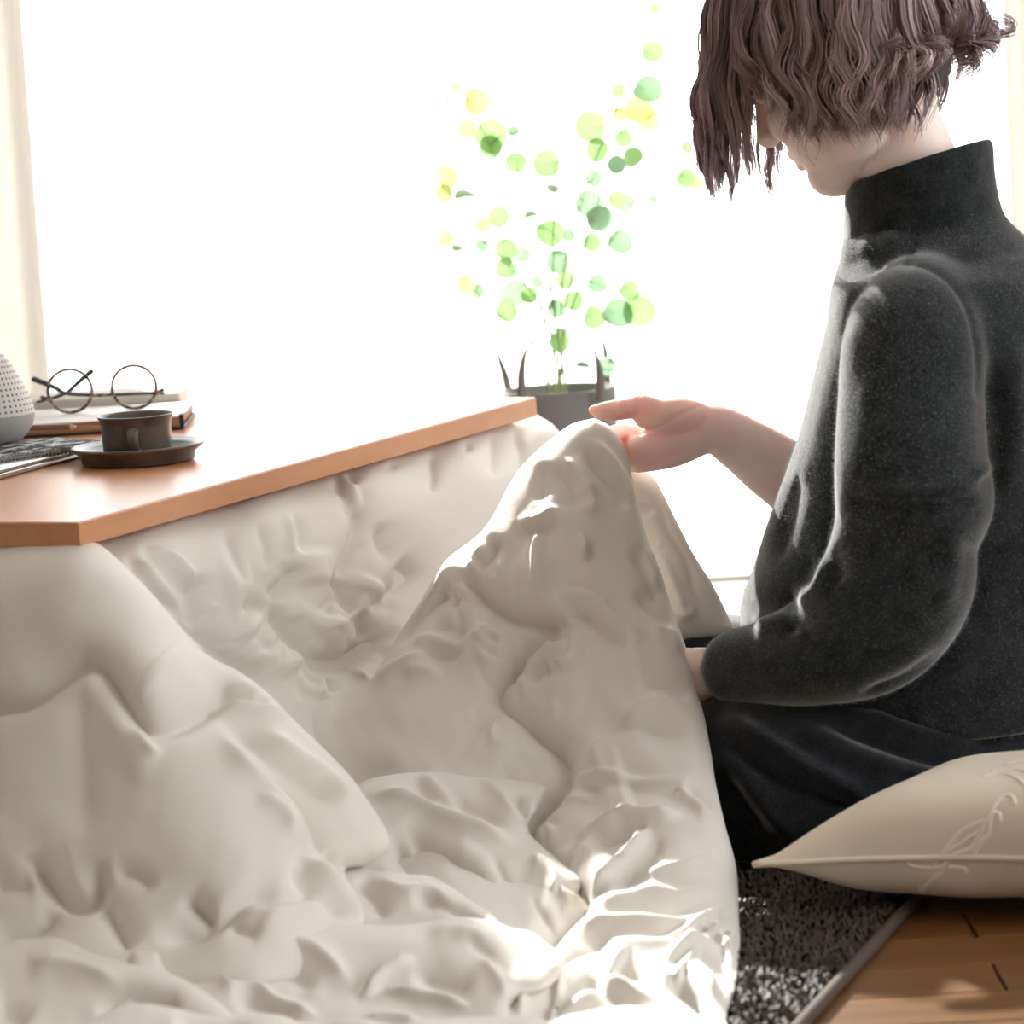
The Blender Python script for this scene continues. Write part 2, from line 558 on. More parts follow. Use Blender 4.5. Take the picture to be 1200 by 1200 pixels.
FV, FQ = [], []
def lobe(poly, ctrl, feats=(), amp=1.0, rpx=34, rd=0.030, thick=0.03, step=3.0, wr=0.0012, seed=1, zmin=0.004, wang=0.6):
    global FV, FQ
    poly = spl(np.vstack([poly, poly[:1]]), 7.0)[:-1]
    x0, y0 = poly.min(0) - step; x1, y1 = poly.max(0) + step
    gx = np.arange(x0, x1+step, step); gy = np.arange(y0, y1+step, step)
    PX, PY = np.meshgrid(gx, gy)
    ins = inside(PX, PY, poly)
    cell = ins[:-1, :-1] | ins[1:, :-1] | ins[:-1, 1:] | ins[1:, 1:]
    d, _, _, _, bx, by = seg_dist(PX, PY, poly, True)
    PX = np.where(ins, PX, bx); PY = np.where(ins, PY, by)
    d = np.where(ins, d, 0)
    t = np.clip(d/rpx, 0, 1)
    rnd = np.sqrt(np.clip(1-(1-t)**2, 0, 1))
    Y = tps(ctrl)(PX, PY)
    base = at(PX, PY, Y)
    gu = np.gradient(base, axis=1); gv = np.gradient(base, axis=0)
    # normals from the unclipped grid
    GX, GY = np.meshgrid(gx, gy)
    bb = at(GX, GY, tps(ctrl)(GX, GY))
    n = nrm(np.cross(np.gradient(bb, axis=1), np.gradient(bb, axis=0)))
    vd = nrm(base - EYE)
    n = np.where((n*vd).sum(-1, keepdims=True) > 0, -n, n)
    fe = []
    rs = np.random.default_rng(seed+900)
    for ft in feats:
        h, w = ft[0], ft[1]; op = dict(ft[3]) if len(ft) > 3 else {}
        k = (0.55 if w >= 16 else 0.9 if w >= 8 else 1.25) if h > 0 else 1.15
        if 8 <= w < 16 and h > 0: op.setdefault('cusp2', True)
        fe.append((h*k*amp, w, ft[2], op))
        if op.get('pk'):                       # tension creases running off the stitching
            q = spl(ft[2]); dq = np.gradient(q, axis=0); L_ = np.hypot(*(np.diff(q, axis=0).T)).sum()
            for _ in range(int(L_/11)):
                i = rs.integers(1, len(q)-1); tn = dq[i]/(np.hypot(*dq[i])+1e-9); nn_ = np.array([-tn[1], tn[0]])*rs.choice([-1, 1])
                dr = nn_ + tn*rs.normal(0, 0.45); ln = rs.uniform(18, 58); bd = rs.normal(0, 7)
                p0_ = q[i] + nn_*4; p2_ = p0_ + dr*ln; p1_ = (p0_+p2_)/2 + tn*bd
                fe.append((rs.choice([-1, 1])*rs.uniform(0.0016, 0.0044)*amp, rs.uniform(2.8, 5.5), [tuple(p0_), tuple(p1_), tuple(p2_)], dict(cusp=True)))
    Hh = fold_height(PX, PY, fe)
    Hh = Hh + wr*smooth_noise(PX, PY, 130, 60, wang, seed) + 0.25*wr*smooth_noise(PX, PY, 60, 34, wang+0.9, seed+50)
    S = base + n*(Hh*rnd)[..., None] + vd*(rd*(1-rnd))[..., None]
    Bk = base + vd*(rd + thick*rnd)[..., None]
    S[..., 2] = np.maximum(S[..., 2], 0.013); Bk[..., 2] = np.maximum(Bk[..., 2], 0.009)
    idx = -np.ones(PX.shape, int)
    use = np.zeros(PX.shape, bool)
    use[:-1, :-1] |= cell; use[1:, :-1] |= cell; use[:-1, 1:] |= cell; use[1:, 1:] |= cell
    idx[use] = np.arange(use.sum())
    nb = use.sum()
    off = sum(len(v) for v in FV)
    FV.append(S[use]); FV.append(Bk[use])
    a, b_, c, e = idx[:-1, :-1][cell], idx[:-1, 1:][cell], idx[1:, 1:][cell], idx[1:, :-1][cell]
    q = np.stack([a, e, c, b_], 1)
    FQ.append(q + off); FQ.append(q[:, ::-1] + off + nb)

def e3(s, out, z):
    p = table_pt(s, -out, z); X, Y_, _ = proj(p); return (float(X), float(Y_), float(p[1]))
PK = dict(pk=0.0022)
# D: hanging side under the long edge
Dc = []
for s in (-0.15, 0.1, 0.35, 0.6, 0.85, LEN+0.02):
    for out, z in ((-0.03, 0.372), (0.012, 0.355), (0.045, 0.29), (0.07, 0.21), (0.11, 0.14), (0.19, 0.09), (0.30, 0.05)):
        Dc.append(e3(s, out, z))
te = lambda s: e3(s, 0.0, ZT-TH)[:2]
Dpoly = [te(-0.02), te(0.2), te(0.45), te(0.7), te(0.95)]
Dpoly = [(x, y_-7) for x, y_ in Dpoly] + [(618, 482), (634, 489), (655, 505), (690, 560), (740, 700), (640, 900), (420, 930), (250, 880), (130, 730), (100, 660)]
Df = [
 (-0.014, 9, [(320,706),(335,730),(347,745),(362,760),(372,773)], PK),
 (-0.010, 8, [(282,705),(300,707),(320,706)]),
 (-0.010, 8, [(320,706),(326,692),(337,682),(347,660)]),
 (-0.016, 9, [(385,687),(401,682),(410,695),(417,710),(427,714)], PK),
 (-0.012, 8, [(401,682),(408,668),(420,635),(422,602),(412,570)]),
 (-0.012, 8, [(427,714),(434,732),(438,747)]),
 (-0.010, 9, [(427,714),(446,707),(470,690),(500,660)]),
 (-0.020, 11, [(358,756),(380,771),(412,771),(438,756),(470,735)], PK),
 (-0.012, 9, [(232,670),(235,715),(236,737)]),
 (-0.014, 9, [(205,733),(236,737),(252,752),(275,770),(297,787),(330,800)], PK),
 (-0.010, 8, [(470,655),(480,665),(492,682)]),
 (-0.009, 8, [(470,655),(455,640),(445,610)]),
 (0.010, 18, [(395,720),(390,745)]), (0.014, 22, [(400,735),(380,752)]),
 (0.010, 20, [(330,770),(345,790)]), (0.012, 24, [(280,730),(300,745)]), (0.010, 24, [(260,690),(300,680)]),
 (0.012, 24, [(360,640),(365,690)]), (0.010, 24, [(450,680),(440,700)]),
 (0.010, 9, [(380,790),(378,805),(372,820)]), (-0.010, 7, [(385,792),(392,812)]),
 (0.006, 7, [(155,650),(190,690),(215,720)]), (-0.007, 6, [(145,652),(180,690),(210,722)]),
 (0.005, 6, [(170,640),(205,655),(235,690)]), (-0.005, 6, [(160,640),(195,660),(228,700)]),
 (-0.006, 6, [(386,560),(402,575),(420,602)]), (0.005, 5, [(396,555),(412,572),(426,598)]), (-0.005, 5, [(405,553),(418,570)]),
 (-0.005, 6, [(345,598),(352,620),(350,650)]), (0.004, 6, [(336,600),(342,625),(342,655)]),
 (-0.004, 6, [(300,610),(312,640),(314,670)]), (-0.004, 6, [(258,618),(275,650),(285,690)]),
 (-0.005, 5, [(456,540),(462,552)]), (-0.006, 6, [(500,527),(508,545),(508,580)]), (-0.005, 5, [(545,514),(551,530)]), (-0.005, 6, [(575,505),(580,530),(578,560)]),
 (-0.005, 7, [(600,500),(612,530),(610,560)]),
]
lobe(Dpoly, Dc, Df, amp=1.25, rpx=18, rd=0.02, thick=0.02, wr=0.0011, seed=3, wang=1.3)

# U: the far side of the lifted edge falling towards her lap
lobe([(690,498),(728,515),(748,545),(768,562),(790,605),(812,648),(833,682),(853,722),(858,738),(838,746),(785,736),(715,640)],
     [(690,500,3.64),(745,545,3.66),(790,608,3.63),(832,685,3.60),(853,722,3.60),(850,830,3.55),(760,830,3.58),(715,640,3.64),(770,700,3.58)],
     [(-0.008, 5, [(744,575),(760,583),(776,601),(780,618),(797,641),(811,668),(817,695),(829,720)], dict(pk=0.0012)),
      (0.008, 10, [(770,640),(790,690),(800,740)]), (-0.007, 8, [(760,650),(778,700),(790,750)])], rpx=24, rd=0.02, thick=0.02, seed=9)

# B: the lifted flap
Bpoly = [(697,490),(670,497),(645,515),(620,537),(600,562),(580,600),(560,627),(527,652),(515,667),(495,700),(470,740),(447,777),(430,802),(405,812),(342,818),
         (330,870),(370,960),(430,1060),(520,1150),(560,1260),(840,1265),(850,1197),(861,1160),(867,1107),(866,1083),(863,1019),(850,968),(839,920),(833,880),(825,837),(817,812),(810,780),(800,747),(787,712),(775,672),(760,635),(750,600),(741,560),(733,526),(718,502)]
Bc = [(697,490,3.60),(735,530,3.59),(645,515,3.60),(600,562,3.575),(527,652,3.53),(447,777,3.46),(405,812,3.44),(342,818,3.42),(330,870,3.36),
      (760,635,3.50),(787,712,3.42),(810,780,3.35),(833,880,3.24),(850,968,3.12),(866,1083,2.99),(850,1197,2.70),(840,1265,2.60),
      (680,560,3.545),(640,640,3.48),(700,680,3.44),(620,740,3.43),(740,760,3.36),(540,720,3.47),(600,840,3.34),(700,860,3.29),(780,880,3.23),
      (620,960,3.20),(720,980,3.12),(800,1000,3.07),(640,1080,2.97),(760,1100,2.90),(480,900,3.30),(470,830,3.38),(520,1000,3.13),(600,1180,2.74),(700,1200,2.70),(560,1260,2.58),(400,980,3.24),(450,1080,3.0)]
Bf = [
 # long wavy stitching line
 (-0.017, 9, [(530,668),(545,678),(557,692),(575,705),(595,717),(620,724),(645,727),(672,728)], PK),
 (-0.017, 9, [(640,737),(622,755),(602,777),(587,793),(584,806),(590,820),(605,832),(630,852),(652,870),(661,886),(663,901),(653,920),(634,939),(621,957),(618,973),(634,989),(658,1011),(685,1036),(677,1053),(655,1077),(637,1099)], dict(pk=0.002, end=True)),
 (0.010, 30, [(600,660),(650,680)]), (0.012, 34, [(540,740),(580,750)]), (0.013, 34, [(640,800),(690,810)]), (0.012, 36, [(700,930),(740,920)]), (0.010, 40, [(560,850),(610,880)]),
 (0.010, 8, [(432,802),(455,788),(490,775),(510,765)]), 
 (-0.009, 7, [(557,672),(562,660),(572,648),(585,626)]), (0.007, 7, [(548,676),(556,655),(572,632)]),
 (-0.010, 6, [(540,675),(512,700),(482,733),(462,765)]), (0.008, 6, [(533,655),(510,690),(478,735)]),
 (0.007, 7, [(520,684),(540,690),(560,700)]),
 # crumples that catch the sun
 (0.010, 8, [(605,606),(625,612),(645,604),(662,600)]), (-0.008, 8, [(600,618),(630,622),(655,612)]),
 (0.009, 6, [(634,618),(632,645),(633,680),(634,695)]), (0.008, 8, [(688,560),(694,590),(690,610)]), (0.008, 7, [(676,625),(684,640),(684,660)]),
 (0.012, 9, [(648,692),(675,698),(700,706),(720,728),(745,744),(762,738)]), (-0.010, 9, [(660,712),(690,722),(715,742),(740,756)]),
 (0.009, 7, [(676,728),(676,750),(672,780),(655,783),(645,765)]), (0.011, 9, [(610,785),(622,768),(640,757),(652,772)]), (-0.009, 8, [(622,800),(638,778),(648,795)]),
 (0.007, 7, [(560,750),(575,745),(600,755)]), (0.006, 7, [(480,757),(505,750),(530,756),(548,750)]), (-0.006, 7, [(490,765),(520,768),(545,765)]), (0.007, 8, [(470,790),(495,788),(520,790)]),
 (0.006, 6, [(552,742),(575,762),(598,758)]), (-0.006, 8, [(500,730),(530,735),(560,745)]),
 # top drapery running down from the hand
 (-0.008, 7, [(682,525),(700,548),(722,572),(738,600)]), (0.007, 7, [(690,512),(715,540),(738,572),(750,600)]), (0.007, 8, [(662,535),(682,562),(690,590)]), (-0.007, 8, [(650,545),(668,572),(672,600)]),
 (-0.006, 8, [(640,540),(632,570),(636,590)]),
 # right edge puckers
 (0.007, 7, [(752,640),(765,655),(772,690)]), (-0.007, 7, [(740,640),(760,672),(776,710)]), (-0.007, 8, [(742,690),(770,715),(790,745)]), (0.007, 8, [(760,735),(785,740),(800,770)]),
 (-0.007, 9, [(750,800),(785,800),(812,820)]), (0.008, 10, [(720,850),(770,820),(812,838)]), (-0.008, 10, [(690,870),(750,850),(815,860)]), (0.010, 12, [(680,895),(720,870),(770,855)]), (-0.006, 9, [(670,925),(740,915),(820,905)]),
 (0.008, 7, [(665,905),(700,912),(760,916),(830,912)]), (0.007, 7, [(790,925),(815,940),(835,960)]), (-0.007, 7, [(800,922),(822,935),(842,950)]),
 (0.012, 5, [(802,955),(783,960),(762,963),(735,961),(714,968),(685,973)]), (-0.008, 8, [(690,985),(720,980),(745,972)]), 
 (0.010, 4, [(762,964),(752,987),(738,1003),(714,1024),(690,1043),(677,1053)]), (-0.005, 10, [(775,975),(765,1000),(745,1020),(715,1042)]),
 (0.008, 8, [(740,1025),(790,1020),(850,1010)]),
 (0.006, 8, [(677,1058),(719,1051),(762,1041),(797,1048),(829,1047),(855,1067)]), (-0.006, 11, [(690,1068),(740,1062),(790,1063),(830,1062)]),
 (0.0075, 7, [(661,1084),(698,1077),(741,1075),(778,1080),(821,1081),(852,1068)]), (-0.006, 11, [(665,1100),(710,1092),(760,1092),(820,1096)]),
 (0.008, 5, [(815,1085),(840,1100),(855,1120),(862,1132)]), (0.008, 5, [(830,1078),(850,1092),(862,1110)]), (-0.008, 5, [(822,1090),(845,1112),(858,1130)]), (-0.007, 5, [(838,1084),(856,1100)]),
 (0.009, 9, [(597,1163),(629,1147),(666,1126),(703,1112),(730,1105),(762,1107),(810,1112),(837,1125),(848,1146)]), (-0.014, 9, [(640,1132),(680,1112),(720,1098)]), (-0.012, 10, [(610,1182),(660,1155),(720,1140),(790,1142)]),
 (0.008, 9, [(640,1185),(680,1165),(730,1150),(790,1150),(840,1170)]), (-0.010, 7, [(780,1150),(810,1165),(835,1185)]), (0.009, 6, [(800,1135),(825,1150),(845,1172)]),
 (-0.007, 9, [(600,1200),(660,1180),(740,1172),(800,1190)]), (0.007, 9, [(620,1205),(690,1190),(760,1185),(820,1205)]),
 (0.007, 4, [(858,1072),(835,1078),(805,1092),(770,1098)]), (0.006, 4, [(862,1088),(840,1092),(812,1106),(785,1122)]), (-0.006, 4, [(860,1080),(836,1086),(808,1100),(778,1110)]), (0.006, 4, [(862,1120),(838,1110),(800,1118),(770,1132)]), (0.006, 5, [(690,1130),(715,1150),(745,1160),(790,1185)]), (-0.006, 5, [(680,1140),(712,1160),(750,1172)]), (0.006, 4, [(820,1120),(800,1135),(790,1160)]), (0.006, 4, [(660,1135),(650,1160),(640,1190)]), (0.005, 4, [(740,1110),(720,1125),(705,1150)]),
 (0.006, 5, [(605,1190),(615,1170),(628,1150)]), (-0.006, 5, [(635,1190),(645,1172),(662,1150)]),
]
lobe(Bpoly, Bc, Bf, amp=1.25, rpx=30, rd=0.032, thick=0.03, wr=0.0012, seed=5, wang=0.25)

# C: fold lying against the flap
lobe([(405,930),(425,916),(450,909),(490,905),(530,906),(580,912),(640,922),(618,968),(634,990),(660,1013),(683,1035),(655,1075),(636,1099),(600,1110),(480,1110),(420,1060),(400,990)],
     [(405,930,3.20),(450,909,3.23),(530,906,3.25),(640,922,3.23),(634,990,3.13),(683,1035,3.06),(636,1099,2.97),(480,1110,2.98),(420,1060,3.05),(540,980,3.14),(460,960,3.165),(540,1040,3.06)],
     [(0.016, 9, [(427,930),(467,936),(505,952),(540,966),(575,978),(605,994)]), (-0.012, 10, [(470,920),(520,930),(570,952),(600,975)]), (0.010, 7, [(490,907),(515,925),(540,942)]),
      (0.009, 8, [(560,910),(585,930),(612,962)]), (-0.010, 8, [(600,925),(612,945),(618,960)]),
      (-0.022, 11, [(455,972),(470,990),(490,1010),(512,1030)]), (-0.014, 12, [(470,965),(500,990),(530,1020),(570,1050)]), (0.016, 16, [(520,990),(560,1010),(610,1040)]),
      (0.010, 12, [(620,1000),(650,1030),(640,1060)]), (-0.008, 9, [(575,1000),(590,1030),(605,1060)])],
     rpx=26, rd=0.03, thick=0.03, seed=11, wang=0.7)
# N: near corner panel
Npoly = [(-260,622),(-70,627),(0,630),(60,632),(108,634),(140,657),(175,692),(212,735),(243,768),(280,787),(312,812),(340,842),(370,870),(395,895),(417,920),(437,947),(452,972),(456,987),(447,1003),(425,1014),(404,1020),(420,1058),(437,1085),(430,1130),(300,1160),(100,1170),(-260,1170)]
Nc = [(-260,640,3.355),(-260,830,3.20),(-260,1000,3.06),(-260,1110,2.98),(-260,1170,2.88),(-70,640,3.27),(0,640,3.235),(60,640,3.20),(108,638,3.19),(0,665,3.19),(80,660,3.155),(-60,830,3.11),(0,820,3.08),(100,780,3.07),(30,740,3.12),(110,710,3.115),(175,692,3.16),(212,735,3.145),(250,775,3.13),(180,780,3.06),(200,860,3.0),(120,880,3.0),(0,900,3.03),
      (312,812,3.11),(370,870,3.09),(417,920,3.07),(456,987,3.02),(425,1014,2.99),(437,1085,2.93),(330,940,2.99),(260,940,2.95),(150,960,2.94),(0,1000,2.96),(90,1050,2.90),(300,1040,2.88),(380,1050,2.92),(200,1100,2.84),(0,1110,2.87),(-70,1110,2.90),(100,1170,2.76),(300,1160,2.76)]
Nf = [
 (-0.020, 12, [(-20,828),(0,824),(15,821),(37,812),(62,792),(82,779),(100,772),(115,777),(130,797),(145,820),(160,837),(175,845),(195,845),(220,840),(240,830),(252,822),(262,808)], dict(end=True)),
 (0.008, 55, [(180,770),(200,790)]),
 (0.012, 9, [(248,771),(275,783),(305,805),(333,836),(365,866),(395,896),(418,924)], dict(end=True)),
 (0.008, 6, [(252,820),(280,824),(312,834),(336,842)]), (-0.010, 6, [(258,808),(285,812),(318,826)]), (0.006, 5, [(262,800),(285,803),(310,818)]),
 (-0.012, 10, [(254,836),(292,862),(330,896),(370,922),(405,945)]), (0.012, 12, [(300,850),(340,880),(390,915),(425,955)]),
 (0.014, 12, [(255,850),(285,900),(320,925),(347,960),(365,992),(384,1015)]), (-0.014, 10, [(300,896),(340,930),(370,975),(392,1012)]),
 (-0.010, 8, [(388,990),(393,1005),(396,1020)]), (-0.010, 9, [(378,1020),(400,1014),(430,1010),(450,1000)]),
 (0.012, 7, [(348,1004),(370,1016),(390,1027),(406,1042),(422,1062),(436,1082)]), (-0.012, 10, [(335,1015),(365,1030),(390,1050),(410,1080)]),
 (-0.010, 18, [(94,785),(93,850),(95,920),(96,985)]), (0.006, 18, [(120,800),(150,860),(175,930)]), (0.007, 10, [(155,845),(170,870),(190,890)]),
 (-0.020, 11, [(20,1000),(36,1008),(55,1032),(75,1049),(90,1053),(105,1050),(113,1035),(117,1000)]),
 (-0.014, 11, [(-10,1108),(20,1097),(45,1080),(72,1057)]), (-0.014, 10, [(112,1052),(125,1062),(140,1085),(157,1112)]),
 (-0.012, 12, [(-20,1035),(10,1034),(40,1030)]),
 (-0.010, 9, [(130,1018),(150,1020),(168,1028),(178,1047)]), (-0.016, 10, [(213,1045),(225,1055),(250,1070)]), (-0.018, 11, [(180,1100),(225,1088),(262,1068),(282,1052),(305,1042),(345,1045)]),
 (-0.010, 9, [(265,1072),(285,1083),(310,1092)]), (-0.012, 10, [(300,1052),(330,1050),(360,1042),(385,1032)]), (0.010, 14, [(300,1070),(350,1062),(390,1062)]),
 (0.009, 10, [(300,930),(330,955),(345,985)]),
]
lobe(Npoly, Nc, Nf, rpx=32, rd=0.032, thick=0.03, wr=0.0007, seed=21, wang=1.0)
# C2: fold in front of it
lobe([(388,1026),(410,1017),(445,1020),(475,1024),(505,1027),(530,1040),(552,1056),(575,1070),(592,1086),(620,1091),(640,1105),(660,1128),(600,1170),(450,1170),(410,1100)],
     [(388,1026,2.99),(445,1020,3.0),(505,1027,2.99),(552,1056,2.95),(620,1091,2.90),(660,1128,2.84),(600,1170,2.80),(450,1170,2.82),(410,1100,2.91),(500,1090,2.925)],
     [(0.012, 10, [(430,1024),(470,1045),(505,1042),(540,1062)]), (-0.010, 9, [(415,1030),(440,1052),(452,1078)]), (-0.012, 10, [(480,1060),(510,1052),(545,1070),(575,1085)])],
     rpx=22, rd=0.026, thick=0.026, seed=31)
# G2: long fold across the front
lobe([(150,1112),(190,1104),(250,1099),(300,1094),(350,1087),(400,1082),(435,1084),(475,1084),(510,1079),(535,1074),(570,1078),(605,1090),(640,1108),(662,1130),(640,1160),(600,1180),(590,1265),(150,1265)],
     [(150,1112,2.82),(250,1099,2.85),(400,1082,2.88),(475,1084,2.875),(535,1074,2.885),(605,1090,2.86),(662,1130,2.80),(600,1180,2.72),(590,1265,2.62),(150,1265,2.60),(300,1180,2.745),(450,1150,2.79),(400,1230,2.67)],
     [(0.016, 5, [(420,1173),(445,1150),(462,1137),(487,1121)]), (0.010, 4, [(449,1160),(475,1166),(512,1170),(552,1178)]), (-0.010, 10, [(480,1140),(520,1150),(560,1160)]),
      (0.014, 12, [(310,1102),(360,1110),(400,1142),(415,1165)]), (-0.012, 12, [(290,1115),(330,1130),(375,1160)]),
      (0.014, 8, [(257,1122),(260,1150),(270,1161),(300,1157),(315,1167),(350,1183),(380,1197)]), (-0.014, 9, [(270,1172),(290,1170),(320,1182),(350,1200)]), (-0.012, 10, [(180,1118),(220,1128),(245,1145)]),
      (0.010, 10, [(500,1090),(540,1090),(580,1105)]), (-0.010, 9, [(540,1098),(580,1120),(610,1150)]), (0.010, 9, [(560,1120),(585,1150),(595,1180)]), (0.008, 6, [(420,1205),(450,1196),(500,1202)])],
     amp=0.7, rpx=26, rd=0.028, thick=0.03, seed=41, wang=0.2)
# G1: front left fold
lobe([(-260,1116),(-70,1112),(0,1106),(25,1100),(70,1100),(105,1116),(150,1129),(195,1140),(222,1151),(250,1170),(270,1187),(290,1210),(280,1270),(-260,1270)],
     [(-260,1112,2.90),(-260,1270,2.62),(-70,1112,2.84),(25,1100,2.84),(105,1116,2.80),(195,1140,2.75),(270,1187,2.67),(280,1270,2.56),(-70,1270,2.56),(50,1180,2.725),(150,1200,2.69)],
     [(-0.012, 11, [(110,1190),(135,1180),(160,1174),(195,1173),(215,1182)]), (0.010, 14, [(30,1130),(90,1135),(150,1155)]), (-0.010, 10, [(-10,1180),(15,1182),(35,1200)])],
     rpx=26, rd=0.028, thick=0.03, seed=51, wang=0.3)
# G3: lowest folds
lobe([(100,1200),(125,1186),(160,1176),(200,1180),(250,1191),(310,1187),(360,1200),(420,1196),(470,1200),(540,1192),(600,1190),(640,1196),(660,1270),(90,1270)],
     [(100,1200,2.60),(160,1176,2.64),(310,1187,2.61),(470,1200,2.58),(600,1190,2.60),(660,1270,2.45),(90,1270,2.45),(350,1240,2.51)],
     [(0.01, 8, [(300,1190),(380,1200),(470,1206)]), (-0.008, 8, [(200,1195),(250,1205),(300,1204)])], rpx=22, rd=0.026, thick=0.03, seed=61, wang=0.2)
futon = fast_mesh('kotatsu_futon', np.vstack(FV), np.vstack(FQ), M_FUTON)
tag(futon, 'thick cream quilted kotatsu futon draped from the table, one edge lifted by the woman', 'futon')

# ------------------------------------------------------------------ rug
M_RUG = mat('rug_base', (0.07, 0.05, 0.042), 0.95)
M_PILE = mat('rug_pile', (0.12, 0.085, 0.07), 0.7, Sheen_Weight=0.0)
nt, b, _ = nodes(M_PILE)
nt.links.new(ramp(nt, noise(nt, coords(nt), 90, 2), [(0.35, (0.022, 0.015, 0.012)), (0.65, (0.085, 0.057, 0.045))]), b.inputs['Base Color'])
r0, r1 = atz(945, 1200, 0.008), atz(1036, 1100, 0.008)
RD = nrm(r1 - r0); RL = np.array([-RD[1], RD[0], 0])     # along the edge / into the rug
rug = empty('pile_rug', r0*np.array([1, 1, 0]), 'dark brown looped pile rug under the woman and the futon edge', 'rug')
def rug_pt(s, w, z): return np.array([r0[0], r0[1], 0]) + RD*s + RL*w + np.array([0, 0, z])
SA, SB, WW = -0.9, 1.2, 0.6
V = [rug_pt(s, w, z) for z in (0.0005, 0.006) for s, w in ((SA, 0.012), (SB, 0.012), (SB, WW), (SA, WW))]
adopt(MB().add(V, [(3, 2, 1, 0), (4, 5, 6, 7)] + [(j, (j+1) % 4, 4+(j+1) % 4, 4+j) for j in range(4)]).build('backing', M_RUG), rug)
V, Fc = tube([rug_pt(s, 0.006, 0.0062) for s in np.linspace(SA, SB, 60)], 0.006, 8)
o = mesh_ob('bound_edge', V, Fc, mat('rug_binding', (0.075, 0.052, 0.04), 0.85)); adopt(o, rug)
nT = 9000
ps = rng.uniform(-0.12, 0.55, nT); pw_ = 0.014 + 0.30*rng.random(nT)
VV = []; QQ = []
a0 = rng.uniform(0, 6.28, nT); h0 = rng.uniform(0.004, 0.010, nT)
for i in range(nT):
    c = rug_pt(ps[i], pw_[i], 0.005); d = np.array([math.cos(a0[i]), math.sin(a0[i]), 0])*rng.uniform(0.003, 0.007); e = np.array([-d[1], d[0], 0])/np.linalg.norm(d)*0.0016
    k = len(VV)
    z1, z2 = np.array([0, 0, h0[i]]), np.array([0, 0, h0[i]*0.75])
    VV += [c - d - e, c - d + e, c - e*1.2 + z1, c + e*1.2 + z1, c + d - e + z2*0.3, c + d + e + z2*0.3]
    QQ += [(k, k+1, k+3, k+2), (k+2, k+3, k+5, k+4)]
o = fast_mesh('pile_loops', VV, QQ, M_PILE); o['kind'] = 'stuff'; adopt(o, rug)

# ------------------------------------------------------------------ person
PF = np.array([-0.91, 0.414, 0.0]); PL = np.array([-0.414, -0.91, 0.0]); PZ = np.array([0, 0, 1.0])
M_SKIN = mat('skin', (0.82, 0.63, 0.55), 0.5, spec=0.35, Subsurface_Weight=0.5, Subsurface_Radius=(0.02, 0.007, 0.004), Subsurface_Scale=1.0)
nt, b, _ = nodes(M_SKIN)
nt.links.new(ramp(nt, noise(nt, coords(nt), 22, 3), [(0.3, (0.90, 0.70, 0.63)), (0.7, (0.95, 0.79, 0.73))]), b.inputs['Base Color'])
bump(nt, b, noise(nt, coords(nt), 900, 2), 0.12, 0.0006)
def wool(name, c0, c1):
    m = mat(name, c0, 0.95, spec=0.15, Sheen_Weight=1.0, Sheen_Roughness=0.32)
    nt, b, _ = nodes(m)
    v = coords(nt); f = noise(nt, v, 330, 4, 0.7); g = noise(nt, v, 45, 3)
    mx = nt.nodes.new('ShaderNodeMath'); mx.operation = 'MULTIPLY_ADD'; mx.inputs[1].default_value = 0.5
    nt.links.new(g, mx.inputs[0]); nt.links.new(f, mx.inputs[2])
    nt.links.new(ramp(nt, mx.outputs[0], [(0.52, c0), (0.95, c1)]), b.inputs['Base Color'])
    bump(nt, b, f, 0.6, 0.0016)
    return m
M_WOOL = wool('charcoal_wool', (0.006, 0.009, 0.010), (0.044, 0.050, 0.053))
M_SKIRT = wool('dark_wool_skirt', (0.009, 0.011, 0.014), (0.032, 0.035, 0.041))
person = empty('person', at(1120, 980, 3.45)*np.array([1, 1, 0]), 'woman in a charcoal wool high-neck sweater kneeling and lifting the quilted futon', 'person')

# --- clothing: sweater
def trow(py, xl, xr, b, Y=3.46, dy=0.0):
    c = at((xl+xr)/2, py, Y); w = (xr-xl)/2/F*Y
    a = math.sqrt(max(w*w - (0.414*b)**2, 0.0004))/0.91
    return (c, PF*a, PL*b)
rows = [(300,985,1225,.10),(325,970,1255,.162),(370,964,1280,.18),(430,950,1295,.18),(500,934,1300,.175),(560,914,1300,.17),(630,890,1298,.17),(700,866,1298,.178),(770,862,1300,.19),(830,880,1300,.19)]
mb = MB()
mb.add(*loft([trow(*r) for r in rows], 40))
# yoke / neck
mb.add(*loft([trow(240,1000,1166,.066,3.47), trow(265,992,1182,.075,3.47), trow(290,984,1210,.10,3.465), trow(330,980,1240,.14,3.46)], 36))
# near sleeve
SH = [(1112,350,3.45),(1088,362,3.39),(1073,405,3.32),(1068,470,3.285),(1068,540,3.255),(1072,584,3.245)]
V, Fc = tube([at(*p) for p in SH], [.04,.062,.072,.072,.075,.078], 28, smoothN=24); mb.add(V, Fc)
FO = [(1060,615,3.25),(1052,680,3.255),(1015,735,3.27),(950,765,3.30),(895,778,3.335),(866,782,3.36)]
V, Fc = tube([at(*p) for p in FO], [.068,.076,.070,.054,.043,.040], 28, smoothN=24); mb.add(V, Fc)
